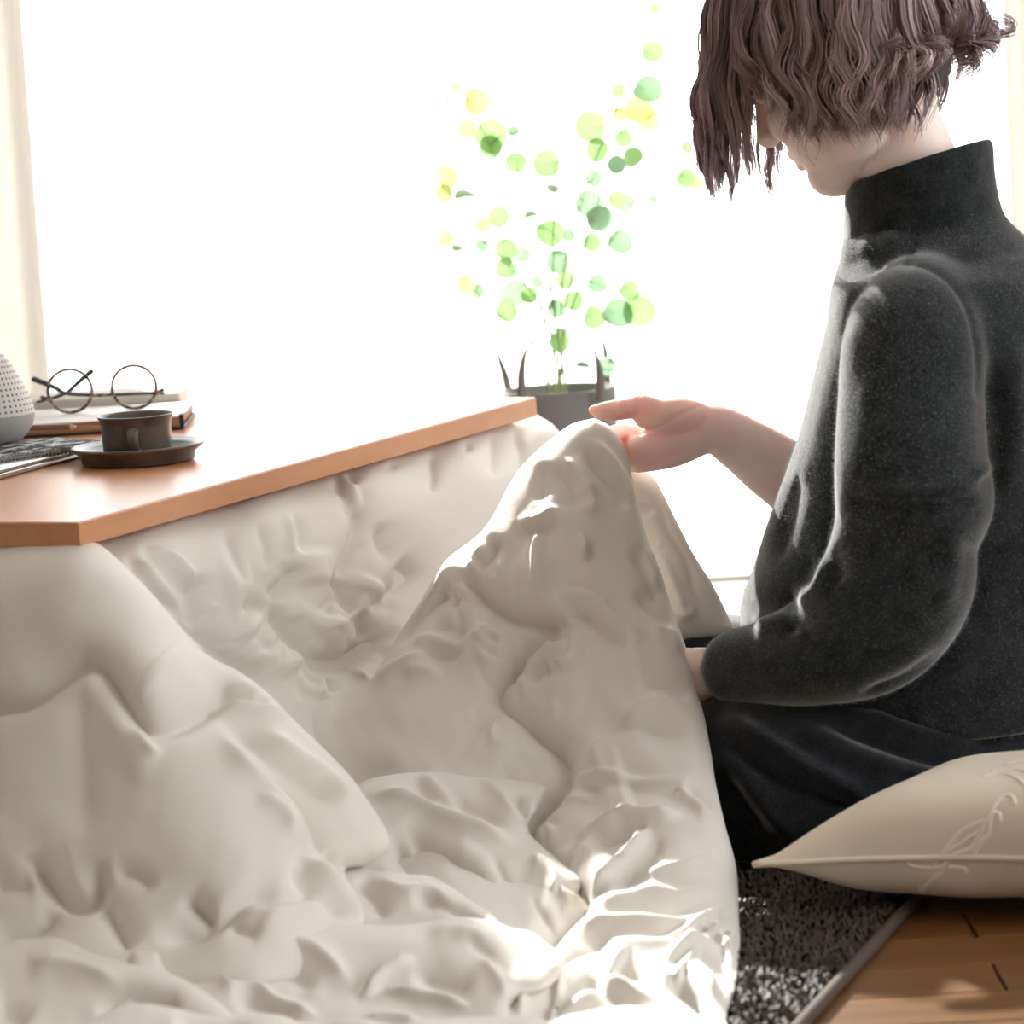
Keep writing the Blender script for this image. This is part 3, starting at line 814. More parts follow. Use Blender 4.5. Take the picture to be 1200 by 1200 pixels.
# far sleeve
FS = [at(1160,325,3.56), at(1110,420,3.64), at(1045,560,3.67), at(1000,605,3.68), at(960,590,3.68)]
V, Fc = tube(FS, [.06,.066,.062,.055,.05], 24, smoothN=20); mb.add(V, Fc)
sweater = union('sweater', mb, 0.0042, 24, M_WOOL)
def press(o, feats, ymax=None, ymin=None, face=0.0):
    """apply traced folds to the side of a garment that the line was traced on"""
    me = o.data; P = get_co(me); Nn = get_no(me)
    X, Y_, _ = proj(P)
    vd = nrm(P - EYE)
    facing = -(Nn*vd).sum(1)
    wgt = np.clip((facing - face)/0.35, 0, 1)
    if ymax is not None: wgt = wgt*(P[:, 1] < ymax)
    H = fold_height(X, Y_, feats)
    P = P + Nn*(H*wgt)[:, None]
    P[:, 2] = np.maximum(P[:, 2], 0.012)
    set_co(me, P)
SWF = [
 (0.007, 14, [(1000,576),(1030,580),(1090,578),(1140,570),(1156,562)]), (-0.007, 6, [(985,592),(1010,590),(1060,592),(1110,590),(1150,580)], dict(cusp=True)),
 (0.008, 18, [(1145,540),(1158,560)]), (0.003, 12, [(1020,430),(1015,500),(1003,575)]), (-0.0016, 4, [(1035,400),(1030,470),(1018,572)]),
 (-0.008, 12, [(965,640),(975,660),(982,690)]), (0.010, 11, [(958,636),(966,662),(955,690),(925,708)]), (-0.010, 10, [(930,690),(922,715),(930,750)]), (0.008, 14, [(880,735),(905,728),(935,712)]),
 (-0.005, 12, [(1090,620),(1060,660),(1040,700)]), (0.006, 14, [(1110,610),(1115,660),(1100,720)]), (-0.006, 14, [(1000,760),(1040,765),(1080,745)]),
 (-0.0035, 4, [(1062,306),(1085,312),(1115,332),(1135,365),(1145,410),(1148,460)], dict(end=True)), (-0.003, 4, [(1060,306),(1030,318),(1005,345),(990,390)], dict(end=True)),
 (-0.003, 4, [(1096,242),(1080,265),(1066,303)], dict(end=True)),
 (-0.004, 7, [(995,262),(1040,258),(1100,244),(1165,238)], dict(end=True)), (0.005, 14, [(1000,285),(1030,290),(1060,275)]), (-0.005, 12, [(985,310),(1015,300),(1045,300)]),
 (0.006, 16, [(1180,380),(1190,480),(1178,600)]), (-0.006, 14, [(1165,420),(1170,520),(1165,600)]),
 (0.006, 10, [(918,545),(905,600),(890,650)]), (-0.006, 10, [(935,545),(925,610),(905,670)]),
 (-0.008, 10, [(1000,818),(1060,800),(1120,760)]),
]
press(sweater, SWF, ymax=3.5)
adopt(sweater, person)
# stand collar: open tube with thickness
co = MB()
crow = [(272,989,1178,.072),(250,988,1170,.069),(225,988,1166,.068),(203,988,1163,.067),(190,990,1160,.066)]
rings = []
for i, (py, xl, xr, bb) in enumerate(crow):
    rings.append((py, xl, xr, bb))
def cring(py0, tilt, xl, xr, bb, sc=1.0):
    c, va, vb = trow(py0, xl, xr, bb, 3.47)
    out = []
    for k in range(48):
        a_ = 2*math.pi*k/48
        p = c + va*sc*math.cos(a_) + vb*sc*math.sin(a_)
        p = p + PZ*(tilt*(-math.cos(a_)))       # back of the collar stands higher
        out.append(p)
    return out
CR = [cring(278, 0.010, 986, 1180, .078), cring(262, 0.012, 989, 1172, .072), cring(240, 0.015, 989, 1167, .069), cring(215, 0.018, 989, 1164, .068), cring(196, 0.020, 990, 1163, .067), cring(189, 0.0205, 993, 1160, .0655),
      cring(190, 0.0205, 993, 1160, .065, .93), cring(215, 0.018, 989, 1164, .068, .92), cring(262, 0.012, 989, 1172, .072, .9)]
V = [p for r in CR for p in r]; n = 48
V = [np.array(p) + nrm(np.array(p)-np.mean(CR[3], 0))*0.0018*math.sin(i*1.9)*math.sin(i*0.37) for i, p in enumerate(V)]
Fc = [(i*n+j, i*n+(j+1) % n, (i+1)*n+(j+1) % n, (i+1)*n+j) for i in range(len(CR)-1) for j in range(n)]
collar = mesh_ob('collar', V, Fc, M_WOOL)
collar.modifiers.new('sub', 'SUBSURF').render_levels = 1
adopt(collar, person)
# cuff of the near sleeve is the sleeve mouth itself; skirt
mb = MB()
def P3(px, py, Y, dz=0): return at(px, py, Y) + PZ*dz
hipc = at(1190, 880, 3.50)
mb.add(*loft([(at(1090,800,3.47), PF*.17, PL*.17), (at(1090,850,3.47), PF*.20, PL*.20), (at(1095,930,3.47), PF*.22, PL*.215), (at(1100,985,3.47), PF*.22, PL*.22)], 36))
V, Fc = tube([at(1120,925,3.40), at(1020,935,3.365), at(930,930,3.36), at(860,920,3.41), at(800,912,3.46)], [.135,.13,.12,.11,.095], 28, smoothN=22); mb.add(V, Fc)   # near thigh
V, Fc = tube([at(1130,900,3.62), at(1000,885,3.64), at(900,850,3.65), at(830,828,3.66), at(790,820,3.68)], [.13,.125,.115,.105,.095], 28, smoothN=22); mb.add(V, Fc)   # far thigh
V, Fc = tube([at(900,905,3.5), at(1000,915,3.5), at(1100,900,3.5)], [.10,.12,.12], 20, smoothN=10); mb.add(V, Fc)
V, Fc = tube([at(840,990,3.36), at(950,1010,3.33), at(1080,1010,3.33), at(1180,1000,3.36)], [.055,.065,.07,.07], 20, smoothN=16); mb.add(V, Fc)   # folded calf under the skirt
skirt = union('skirt', mb, 0.0048, 10, M_SKIRT)
P = get_co(skirt.data); P[:, 2] = np.maximum(P[:, 2], 0.014); set_co(skirt.data, P)
press(skirt, [
 (0.012, 12, [(840,830),(880,860),(930,890),(985,920),(1030,945)]), (-0.012, 10, [(835,858),(880,895),(930,925),(990,945),(1040,955)]),
 (0.011, 12, [(842,870),(880,920),(915,965),(945,990)]), (-0.011, 10, [(838,900),(870,945),(900,990)]), (0.010, 14, [(930,850),(1000,880),(1080,905),(1150,915)]), (-0.012, 10, [(950,838),(1020,868),(1100,895),(1180,905)]),
 (0.010, 12, [(1000,830),(1080,860),(1160,875)]), (-0.010, 10, [(1010,815),(1090,840),(1180,860)]), (-0.008, 10, [(1040,900),(1090,930),(1120,945)])], ymax=3.6)
adopt(skirt, person)

# --- body
body = MB()
HC = at(985, 66, 3.475)
BOW = math.radians(27)
G = PF*math.cos(BOW) - PZ*math.sin(BOW); HU = PZ*math.cos(BOW) + PF*math.sin(BOW)
def hp(g, l, u): return HC + G*g + PL*l + HU*u
body.add(*ellipsoid(hp(-0.008, 0, 0.012), (G*.098, PL*.076, HU*.104), 28, 20))
body.add(*ellipsoid(hp(0.036, 0, -0.045), (G*.058, PL*.060, HU*.078), 24, 16))
body.add(*ellipsoid(hp(0.058, 0, -0.098), (G*.034, PL*.034, HU*.028), 20, 12))     # chin
body.add(*ellipsoid(hp(0.018, 0.038, -0.072), (G*.045, PL*.022, HU*.036), 18, 12)) # jaw
body.add(*ellipsoid(hp(0.018, -0.038, -0.072), (G*.045, PL*.022, HU*.036), 18, 12))
body.add(*ellipsoid(hp(0.076, 0, 0.028), (G*.022, PL*.055, HU*.030), 18, 12))      # brow
V, Fc = tube([hp(0.090, 0, 0.012), hp(0.101, 0, -0.012), hp(0.108, 0, -0.032)], [.008, .010, .013], 12); body.add(V, Fc)   # nose
for s in (-1, 1):
    body.add(*ellipsoid(hp(0.100, s*0.010, -0.034), (G*.009, PL*.008, HU*.007), 10, 8))
    body.add(*ellipsoid(hp(0.080, s*0.031, 0.003), (G*.012, PL*.016, HU*.010), 14, 10))    # closed lid
    body.add(*ellipsoid(hp(0.066, s*0.040, -0.035), (G*.025, PL*.022, HU*.024), 14, 10))   # cheek
    body.add(*ellipsoid(hp(-0.006, s*0.078, -0.010), (G*.018, PL*.009, HU*.031), 14, 10))  # ear
V, Fc = tube([hp(0.084, 0.022, -0.064), hp(0.094, 0, -0.061), hp(0.084, -0.022, -0.064)], [.004, .007, .004], 10); body.add(V, Fc)
V, Fc = tube([hp(0.082, 0.018, -0.074), hp(0.091, 0, -0.075), hp(0.082, -0.018, -0.074)], [.004, .0075, .004], 10); body.add(V, Fc)
# neck
V, Fc = tube([hp(-0.030, 0, -0.03), at(1040,140,3.472), at(1060,190,3.47), at(1085,260,3.47)], [.056,.053,.053,.058], 28, smoothN=16); body.add(V, Fc)
# torso and legs under the clothes
body.add(*loft([(at((xl+xr)/2, py, 3.465), PF*(xr-xl)/2/F*3.46*.72, PL*bb*.72) for py, xl, xr, bb in rows], 28))
body.add(*loft([trow(255,1040,1140,.05,3.47), trow(300,1030,1180,.07,3.465), trow(350,1010,1210,.11,3.46)], 24))
for path, rr in (([at(1120,880,3.41), at(1000,915,3.40), at(900,915,3.41), at(850,915,3.44)], [.085,.08,.07,.06]), ([at(1130,870,3.60), at(1000,865,3.63), at(900,845,3.65), at(850,838,3.66)], [.085,.08,.07,.06])):
    V, Fc = tube(path, rr, 20, smoothN=14); body.add(V, Fc)
# near arm
WN = at(848, 787, 3.385)
V, Fc = tube([at(1110,375,3.43), at(1085,420,3.36), at(1070,510,3.29), at(1060,660,3.265), at(1000,735,3.29), at(920,772,3.34), WN], [.036,.040,.040,.040,.036,.029,.0255], 20, smoothN=34); body.add(V, Fc)
# far arm
WF = at(838, 503, 3.635)
V, Fc = tube([at(1165,350,3.53), at(1115,430,3.62), at(1045,560,3.66), at(990,600,3.665), at(915,552,3.655), at(870,521,3.645), WF, at(812,507,3.635)], [.045,.043,.040,.041,.0375,.031,.0265,.025], 24, smoothN=40); body.add(V, Fc)
def chain(pts, rr, n=14, k=14):
    V, Fc = tube([at(*p) for p in pts], rr, n, smoothN=k); body.add(V, Fc)
# far (right) hand: palm towards the camera, thumb above, fingers curled behind the cloth
chain([(838,500,3.637),(815,503,3.634),(790,512,3.634),(766,521,3.634),(754,525,3.636)], [.024,.0235,.0235,.022,.019], 20, 18)
chain([(820,515,3.636),(790,528,3.636),(765,536,3.637),(748,541,3.638)], [.018,.018,.0155,.0125], 16)   # heel on the little-finger side
chain([(826,494,3.632),(800,489,3.624),(775,489,3.618),(757,487,3.616)], [.018,.0215,.0195,.0145], 18)   # ball of the thumb
chain([(768,483,3.618),(752,476,3.614),(736,479,3.610),(720,481,3.608),(706,482,3.607),(696,481,3.607)], [.0155,.0128,.0115,.0115,.0100,.0062], 16, 22)   # thumb
chain([(764,511,3.637),(746,508,3.646),(730,506,3.650),(718,508,3.642),(710,510,3.632)], [.0115,.0102,.0096,.0088,.0070], 14, 18)   # index
chain([(760,521,3.640),(742,520,3.652),(724,520,3.656),(710,521,3.646),(704,523,3.636)], [.0112,.0102,.0095,.0086,.0070], 14, 18)
chain([(756,532,3.640),(738,533,3.653),(722,534,3.657),(710,535,3.648),(705,536,3.638)], [.0105,.0096,.0090,.0082,.0066], 14, 18)
chain([(752,542,3.640),(736,545,3.651),(724,546,3.654),(714,547,3.646),(709,547,3.638)], [.0095,.0086,.0078,.0072,.0060], 14, 18)
# near (left) hand: back of the hand up, fingers under the futon edge
chain([(848,787,3.385),(832,788,3.388),(812,789,3.392),(794,792,3.396)], [.0255,.0255,.026,.021], 18)
chain([(836,800,3.378),(812,808,3.378),(796,812,3.384)], [.017,.017,.014], 14)
for i, (y0, yy) in enumerate(((780, 3.415), (790, 3.404), (800, 3.393), (810, 3.383))):
    chain([(800,y0,yy),(782,y0+3,yy+.004),(766,y0+8,yy+.004),(752,y0+15,yy),(745,y0+22,yy-.006)], [.0105,.0098,.0092,.0084,.0068], 12, 16)
chain([(830,778,3.400),(810,772,3.432),(796,773,3.446),(784,778,3.452)], [.0135,.0118,.0108,.0075], 12, 14)
bo = union('body', body, 0.0026, 3, M_SKIN)
# creases of the open hand
press(bo, [(-0.0026, 2.2, [(741,508),(760,506),(778,499),(792,489),(806,481),(820,476)], dict(end=True, cusp=True)),
           (-0.0022, 1.6, [(750,464),(748,474),(745,487)], dict(end=True, cusp=True)), (-0.0018, 1.4, [(722,470),(721,479),(722,490)], dict(end=True, cusp=True)),
           (-0.0012, 1.2, [(735,468),(734,479),(735,490)], dict(end=True, cusp=True)), (-0.0016, 1.6, [(742,549),(760,547),(780,541)], dict(end=True, cusp=True))], ymax=3.8)
adopt(bo, person)
# nail on the thumb
nl = at(694, 480, 3.598)
V, Fc = ellipsoid(at(700, 478.5, 3.5995), (nrm(at(706,480,3.6)-at(694,480,3.6))*.0055, PZ*.0042, np.array([0, 1, 0])*.0012), 12, 8)

# --- hair: wavy bob of tapered strands gathered in locks
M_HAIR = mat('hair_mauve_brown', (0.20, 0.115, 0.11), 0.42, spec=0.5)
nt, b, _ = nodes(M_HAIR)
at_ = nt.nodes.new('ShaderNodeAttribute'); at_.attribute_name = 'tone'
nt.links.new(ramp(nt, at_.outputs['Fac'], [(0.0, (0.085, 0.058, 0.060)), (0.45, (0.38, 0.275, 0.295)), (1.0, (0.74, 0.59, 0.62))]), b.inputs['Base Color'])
AZK = np.array([0, 18, 34, 44, 54, 66, 80, 95, 110, 125, 140, 155, 168, 180])
ZEND = np.array([-.10, -.135, -.14, -.10, -.035, -.045, -.070, -.078, -.066, -.052, -.046, -.035, -.02, -.01])
def hair_strands(nlock, per, inner, seed):
    r = np.random.default_rng(seed)
    m = 26
    out = []; tones = []
    t = np.linspace(0, 1, m)
    for k in range(nlock):
        side = 1 if r.random() < 0.62 else -1
        az = r.uniform(0, 180) if not inner else r.uniform(70, 180)
        ze = np.interp(az, AZK, ZEND) + r.normal(0, 0.010)
        if inner: ze = -0.070 - 0.02*r.random() if az < 165 else -0.05
        Rf = 0.134 if az < 90 else 0.134
        Rs = 0.100
        if inner: Rf, Rs = (0.10, 0.082)
        layer = r.uniform(-0.012, 0.010)
        flare = 0.0
        if az > 130 and not inner: flare = 0.022*r.random() + 0.012; ze += 0.05*r.random()
        if az < 40: flare = 0.010
        ph = r.uniform(0, 6.28) if r.random() < 0.25 else az*0.09
        lam = r.uniform(0.070, 0.095); amp = r.uniform(0.006, 0.010)
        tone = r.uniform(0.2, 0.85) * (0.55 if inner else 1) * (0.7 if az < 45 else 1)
        lw = r.uniform(0.006, 0.011)
        daz = r.normal(0, 4)
        for q in range(per):
            du = r.normal(0, 0.45); dv = r.normal(0, 0.4)
            zz = ze + r.normal(0, 0.006) - (0.02*r.random() if r.random() < 0.1 else 0)
            stray = 0.006*r.normal() if r.random() < 0.06 else 0
            a = math.radians(az + daz*t.mean())
            R = 1/math.sqrt((math.cos(a)/Rf)**2 + (math.sin(a)/Rs)**2) + layer
            top = 0.128 + layer
            # polar arc then fall
            arc = np.clip(t/0.5, 0, 1)
            th = np.radians(8 + 84*arc)
            rad = R*np.sin(th); z = top*np.cos(th)
            f = np.clip((t-0.5)/0.5, 0, 1)
            z = np.where(f > 0, top*math.cos(math.radians(92)) + f*(zz - top*math.cos(math.radians(92))), z)
            rad = rad + flare*np.sin(f*math.pi*0.75) - (0.014 if az > 45 else 0.002)*f**2
            s_len = np.concatenate([[0], np.cumsum(np.hypot(np.diff(rad), np.diff(z)))])
            wv = amp*np.clip((t-0.22)/0.4, 0, 1)
            w1 = wv*np.sin(2*math.pi*s_len/lam + ph); w2 = 0.7*wv*np.cos(2*math.pi*s_len/lam*0.9 + ph*1.3)
            clump = 1 - 0.45*t**2
            lat = w1 + du*lw*clump*np.clip(0.3+t*2, 0, 1) + stray*t
            rad = rad + w2 + dv*lw*0.7*clump + stray*t*0.6
            az_r = np.radians(az) + lat/np.maximum(rad, 0.03)
            d = np.cos(az_r)[:, None]*PF + side*np.sin(az_r)[:, None]*PL
            P = HC + PZ*0.012 + d*rad[:, None] + PZ*z[:, None] + PF*0.004 - PF*(0.012 if az > 100 else 0)
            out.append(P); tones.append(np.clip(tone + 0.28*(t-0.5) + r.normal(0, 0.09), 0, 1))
    return np.array(out), np.array(tones)
def strands_mesh(name, S, T_, r0, parent):
    n, m, _ = S.shape
    Tn = nrm(np.gradient(S, axis=1))
    ref = nrm(S - HC)
    u = nrm(np.cross(Tn, ref)); w = np.cross(u, Tn)
    t = np.linspace(0, 1, m)
    rr = r0*np.minimum(1, 0.25 + (1-t)*2.4)[None, :, None]
    V = np.stack([S + u*rr, S - u*rr*0.5 + w*rr*0.8, S - u*rr*0.5 - w*rr*0.8], 2)   # n,m,3,3
    V = V.reshape(-1, 3)
    base = (np.arange(n)[:, None, None]*m + np.arange(m-1)[None, :, None])*3
    j = np.arange(3)[None, None, :]; j2 = (np.arange(3)+1) % 3
    Q = np.stack([base + j, base + j2[None, None, :], base + 3 + j2[None, None, :], base + 3 + j], -1).reshape(-1, 4)
    o = fast_mesh(name, V, Q, M_HAIR)
    a = o.data.attributes.new('tone', 'FLOAT', 'POINT')
    a.data.foreach_set('value', np.repeat(T_.reshape(-1), 3).astype(np.float32))
    return adopt(o, parent)
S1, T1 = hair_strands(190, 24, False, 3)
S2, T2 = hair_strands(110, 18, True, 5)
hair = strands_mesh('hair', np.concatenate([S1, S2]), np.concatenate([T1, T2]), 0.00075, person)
hair['label'] = 'wavy mauve-brown bob of hair'
# scalp cap under the strands
V, Fc = ellipsoid(HC + PZ*0.016 - PF*0.012, (PF*.106, PL*.084, PZ*.116), 32, 20)
V = np.array(V); keep = []
V2 = []
c0 = HC + PZ*0.016
capm = MB()
capf = [f for f in Fc if np.mean([V[i][2] for i in f]) > HC[2] + 0.022 - 0.06*max(0, -np.dot(np.mean([V[i] for i in f], 0)-HC, PF)/0.12) + 0.25*max(0, np.dot(np.mean([V[i] for i in f], 0)-HC, PF) - 0.075)]
cap = mesh_ob('hair_cap', V, capf, mat('hair_root', (0.05, 0.03, 0.028), 0.6)); adopt(cap, hair)

# --- loose wool fibres that catch the light
def fuzz(src, n, name, material, lmin, lmax, ymax):
    me = src.data; P = get_co(me); Nn = get_no(me)
    X, Y_, _ = proj(P)
    fc = -(Nn*nrm(P-EYE)).sum(1)
    ok = np.where((fc > -0.35) & (X < 1230) & (Y_ > 200))[0]
    i = rng.choice(ok, n)
    p = P[i] + rng.normal(0, 0.0015, (n, 3)) ; nn = Nn[i]
    d = nrm(nn*0.8 + rng.normal(0, 0.6, (n, 3)))*rng.uniform(lmin, lmax, (n, 1))
    sd = nrm(np.cross(d, rng.normal(0, 1, (n, 3))))*0.00013
    V = np.stack([p-nn*0.001-sd, p-nn*0.001+sd, p+d], 1).reshape(-1, 3)
    o = fast_mesh(name, V, np.arange(3*n).reshape(-1, 3), material, smooth=False)
    o['kind'] = 'stuff'
    return adopt(o, src)
M_FUZZ = cloth_mix(mat('wool_fibre', (0.34, 0.36, 0.38), 0.6), (0.4, 0.42, 0.44), 0.4)
fuzz(sweater, 140000, 'wool_fuzz', M_FUZZ, 0.0010, 0.0030, 3.6)

# ------------------------------------------------------------------ cushion
M_CUSH = mat('cushion_wool', (0.76, 0.67, 0.53), 0.95, spec=0.2, Sheen_Weight=0.3)
nt, b, _ = nodes(M_CUSH)
wv = nt.nodes.new('ShaderNodeTexWave'); wv.inputs['Scale'].default_value = 150; wv.inputs['Distortion'].default_value = 1.5; wv.inputs['Detail'].default_value = 2
nt.links.new(coords(nt, rot=(0, 0, 0.35)), wv.inputs['Vector']); bump(nt, b, wv.outputs['Fac'], 0.18, 0.0008)
C0 = at(884, 1033, 3.06)
er = nrm(np.array([0.955, -0.295, 0])); eb = np.array([-er[1], er[0], 0])
CS = 0.42
cush = empty('cushion', (C0 + (er+eb)*CS/2)*np.array([1, 1, 0]), 'cream woven cushion with knotted yarn ties leaning on the woman', 'cushion')
n = 46
zs = 0.062
V = []; Fc = []
def cush_uv(u, v, side):
    # u along er, v along eb in 0..1
    e = (1-(2*u-1)**4)*(1-(2*v-1)**4)
    e2 = max(e, 0)**0.8
    pin = 0.035*math.sin(math.pi*u)*(1 if v < 0.5 else -1)*abs(2*v-1)**3
    pin2 = 0.035*math.sin(math.pi*v)*(1 if u < 0.5 else -1)*abs(2*u-1)**3
    p = C0*np.array([1, 1, 0]) + er*(u*CS+pin2) + er*(0.30*v*CS) + eb*(v*CS*0.58+pin)
    seam = zs + 0.03*v
    top = 0.055*e2 + 0.004*math.sin(9*u+3*v)*e2
    bot = (seam-0.016)*e2**0.8
    wr_ = 0.004*math.sin(u*26+4*v)*math.exp(-v*9)*min(1, e2*3)
    return p + PZ*(seam + (top if side else -bot) + wr_)
for side in (1, 0):
    for i in range(n+1):
        for j in range(n+1):
            V.append(cush_uv(0.5-0.5*math.cos(math.pi*i/n), 0.5-0.5*math.cos(math.pi*j/n), side))
N2 = (n+1)*(n+1)
for i in range(n):
    for j in range(n):
        a_ = i*(n+1)+j
        Fc.append((a_, a_+n+1, a_+n+2, a_+1)); Fc.append((N2+a_, N2+a_+1, N2+a_+n+2, N2+a_+n+1))
body_c = mesh_ob('cover', V, Fc, M_CUSH); adopt(body_c, cush)
bm = bmesh.new(); bm.from_mesh(body_c.data); bmesh.ops.remove_doubles(bm, verts=bm.verts, dist=1e-5); bmesh.ops.recalc_face_normals(bm, faces=bm.faces); bm.to_mesh(body_c.data); bm.free()
edge = [cush_uv(u, 0, 1) for u in np.linspace(0, 1, 40)] + [cush_uv(1, v, 1) for v in np.linspace(0.03, 1, 30)] + [cush_uv(u, 1, 1) for u in np.linspace(0.97, 0, 30)] + [cush_uv(0, v, 1) for v in np.linspace(0.97, 0, 30)]
V, Fc = tube(np.array(edge) + PZ*0.0, 0.0032, 8, cap=False)
adopt(mesh_ob('seam_edge', V, Fc, M_CUSH), cush)
M_YARN = mat('yarn', (0.88, 0.80, 0.68), 0.9)
# surface lookup of the cushion top in the picture for the yarn
cv = get_co(body_c.data)
def on_cushion(px, py, lift):
    d = ray(px, py); best = None
    hit, loc, nn, _ = body_c.ray_cast(body_c.matrix_world.inverted() @ Vector(EYE), Vector(d).normalized())
    if hit:
        return np.array(body_c.matrix_world @ loc) + np.array(nn)*lift
    return None
bpy.context.view_layer.update()
def yz(x, y_): return (1000 + x/4.615, 870 + y_/4.615)
YARNS = [
 ([(870,330),(860,296),(820,286),(780,318),(750,366),(722,430),(690,486),(652,560),(600,592),(540,620),(470,700),(420,755),(368,802)], 0.0024),
 ([(790,420),(786,384),(752,388),(738,440),(728,500),(700,530),(660,590),(648,630)], 0.0022),
 ([(298,660),(330,676),(420,682),(520,676),(600,686),(606,700)], 0.0022),
 ([(700,424),(640,448),(580,486),(530,545),(480,610),(432,662)], 0.0020),
 ([(690,480),(620,520),(560,560),(500,600),(470,640)], 0.0018),
 ([(712,184),(760,172),(830,172),(890,196),(930,236),(960,290)], 0.0026),
 ([(750,156),(820,146),(900,150),(960,166)], 0.0026), ([(832,116),(900,106),(960,106)], 0.0026)]
for pts, r_ in YARNS:
    w = [on_cushion(*yz(*p), r_*1.0) for p in spl(np.array(pts, float), 14)]
    w = [p for p in w if p is not None]
    if len(w) > 3:
        V, Fc = tube(w, r_*1.6, 8)
        adopt(mesh_ob('yarn_tie', V, Fc, M_YARN), cush)

# ------------------------------------------------------------------ things on the table
# laptop
LZ = ZT + 0.0115
M_ALU = mat('brushed_aluminium', (0.62, 0.60, 0.58), 0.34, metal=0.9)
p0, p1 = atz(0, 550, LZ), atz(110, 520.7, LZ)
lu = nrm(p1 - p0); lv = np.array([-lu[1], lu[0], 0])
q = atz(80, 503.5, LZ); dep = float((q - p0) @ lv); rt = float((atz(128, 516, LZ) - p0) @ lu)
def slab(name, o0, u, v, x0, x1, y0, y1, z0, z1, r, m, seg=6):
    """flat slab with rounded corners and softened edges"""
    pts = []
    for cx, cy, a0_ in ((x1-r, y0+r, -90), (x1-r, y1-r, 0), (x0+r, y1-r, 90), (x0+r, y0+r, 180)):
        for k in range(seg+1):
            a_ = math.radians(a0_ + 90*k/seg); pts.append((cx + r*math.cos(a_), cy + r*math.sin(a_), math.cos(a_), math.sin(a_)))
    b_ = min((z1-z0)*0.35, 0.0025)
    V = []; Fc = []; n = len(pts)
    lev = [(z0, b_), (z0+b_*0.4, b_*0.3), (z0+b_, 0), (z1-b_, 0), (z1-b_*0.4, b_*0.3), (z1, b_)]
    for z, ins in lev:
        for x, y_, nx, ny in pts:
            V.append(np.array([o0[0], o0[1], 0]) + u*(x-nx*ins) + v*(y_-ny*ins) + PZ*z)
    for i in range(len(lev)-1):
        for j in range(n):
            Fc.append((i*n+j, i*n+(j+1) % n, (i+1)*n+(j+1) % n, (i+1)*n+j))
    Fc.append(tuple(range(n))[::-1]); Fc.append(tuple((len(lev)-1)*n+j for j in range(n)))
    return mesh_ob(name, V, Fc, m)
lc = p0 + lu*(rt-0.15) + lv*dep/2
lap = empty('laptop', lc*np.array([1, 1, 0]) + PZ*ZT, 'closed silver laptop under the speaker and the woven mat', 'laptop')
adopt(slab('base_shell', p0, lu, lv, rt-0.31, rt, 0, dep, ZT+0.0005, ZT+0.0070, 0.012, M_ALU), lap)
adopt(slab('lid', p0, lu, lv, rt-0.31, rt, 0, dep, ZT+0.0074, LZ, 0.012, M_ALU), lap)
# woven mat
M_WEAVE = mat('black_white_weave', (0.05, 0.06, 0.07), 0.9)
nt, b, _ = nodes(M_WEAVE)
vz = coords(nt, (1, 1, 1), rot=(0, 0, 0.9))
wa = nt.nodes.new('ShaderNodeTexVoronoi'); wa.inputs['Scale'].default_value = 190
mp2 = nt.nodes.new('ShaderNodeMapping'); mp2.inputs['Scale'].default_value = (1, 0.45, 1); nt.links.new(vz, mp2.inputs[0]); nt.links.new(mp2.outputs[0], wa.inputs['Vector'])
sp = nt.nodes.new('ShaderNodeSeparateColor'); nt.links.new(wa.outputs['Color'], sp.inputs[0])
nt.links.new(ramp(nt, sp.outputs[0], [(0.0, (0.015, 0.02, 0.026)), (0.55, (0.03, 0.04, 0.05)), (0.68, (0.45, 0.47, 0.48)), (1.0, (0.7, 0.7, 0.68))]), b.inputs['Base Color'])
bump(nt, b, wa.outputs['Distance'], 1.0, 0.002)
MZ = LZ + 0.006
m0, m1 = atz(0, 536, MZ), atz(70, 526, MZ)
mu = nrm(m1 - m0); mv = np.array([-mu[1], mu[0], 0])
md = float((atz(60, 512, MZ) - m0) @ mv); mr = float((atz(122, 516, MZ) - m0) @ mu)
wm = slab('woven_mat', m0, mu, mv, mr-0.17, mr, 0, md, LZ+0.0003, MZ, 0.006, M_WEAVE)
tag(wm, 'black and white woven mat on the laptop beneath the speaker', 'mat')
# yarn cords along the rim of the mat
cords = MB()
for k in range(34):
    x_ = mr-0.168 + k*0.005
    pth = [np.array([m0[0], m0[1], 0]) + mu*(x_+0.003*math.sin(t*6.28)) + mv*(-0.0012) + PZ*(LZ+0.0005+0.0062*t) for t in np.linspace(0, 1, 4)]
    V, Fc = tube(pth, 0.0015, 6); cords.add(V, Fc)
adopt(cords.build('rim_stitching', mat('weave_yarn_pale', (0.35, 0.36, 0.36), 0.9), smooth=True), wm)
# speaker
M_KNIT = mat('white_speaker_knit', (0.72, 0.71, 0.70), 0.85)
sc_ = atz(-12, 519, MZ)
SY = sc_[1]; ppm = F/SY
spk = empty('smart_speaker', sc_, 'white knit-covered dome speaker standing on the woven mat', 'speaker')
nt, b, _ = nodes(M_KNIT)
tcn = nt.nodes.new('ShaderNodeTexCoord'); sx = nt.nodes.new('ShaderNodeSeparateXYZ'); nt.links.new(tcn.outputs['Object'], sx.inputs[0])
def mth(op, a_, b_=None):
    n_ = nt.nodes.new('ShaderNodeMath'); n_.operation = op
    for i_, v_ in enumerate((a_, b_)):
        if v_ is None: continue
        if isinstance(v_, (int, float)): n_.inputs[i_].default_value = v_
        else: nt.links.new(v_, n_.inputs[i_])
    return n_.outputs[0]
ang = mth('MULTIPLY', mth('ARCTAN2', sx.outputs['Y'], sx.outputs['X']), 46/2.0)
zz_ = mth('MULTIPLY', sx.outputs['Z'], 2*math.pi/0.0062)
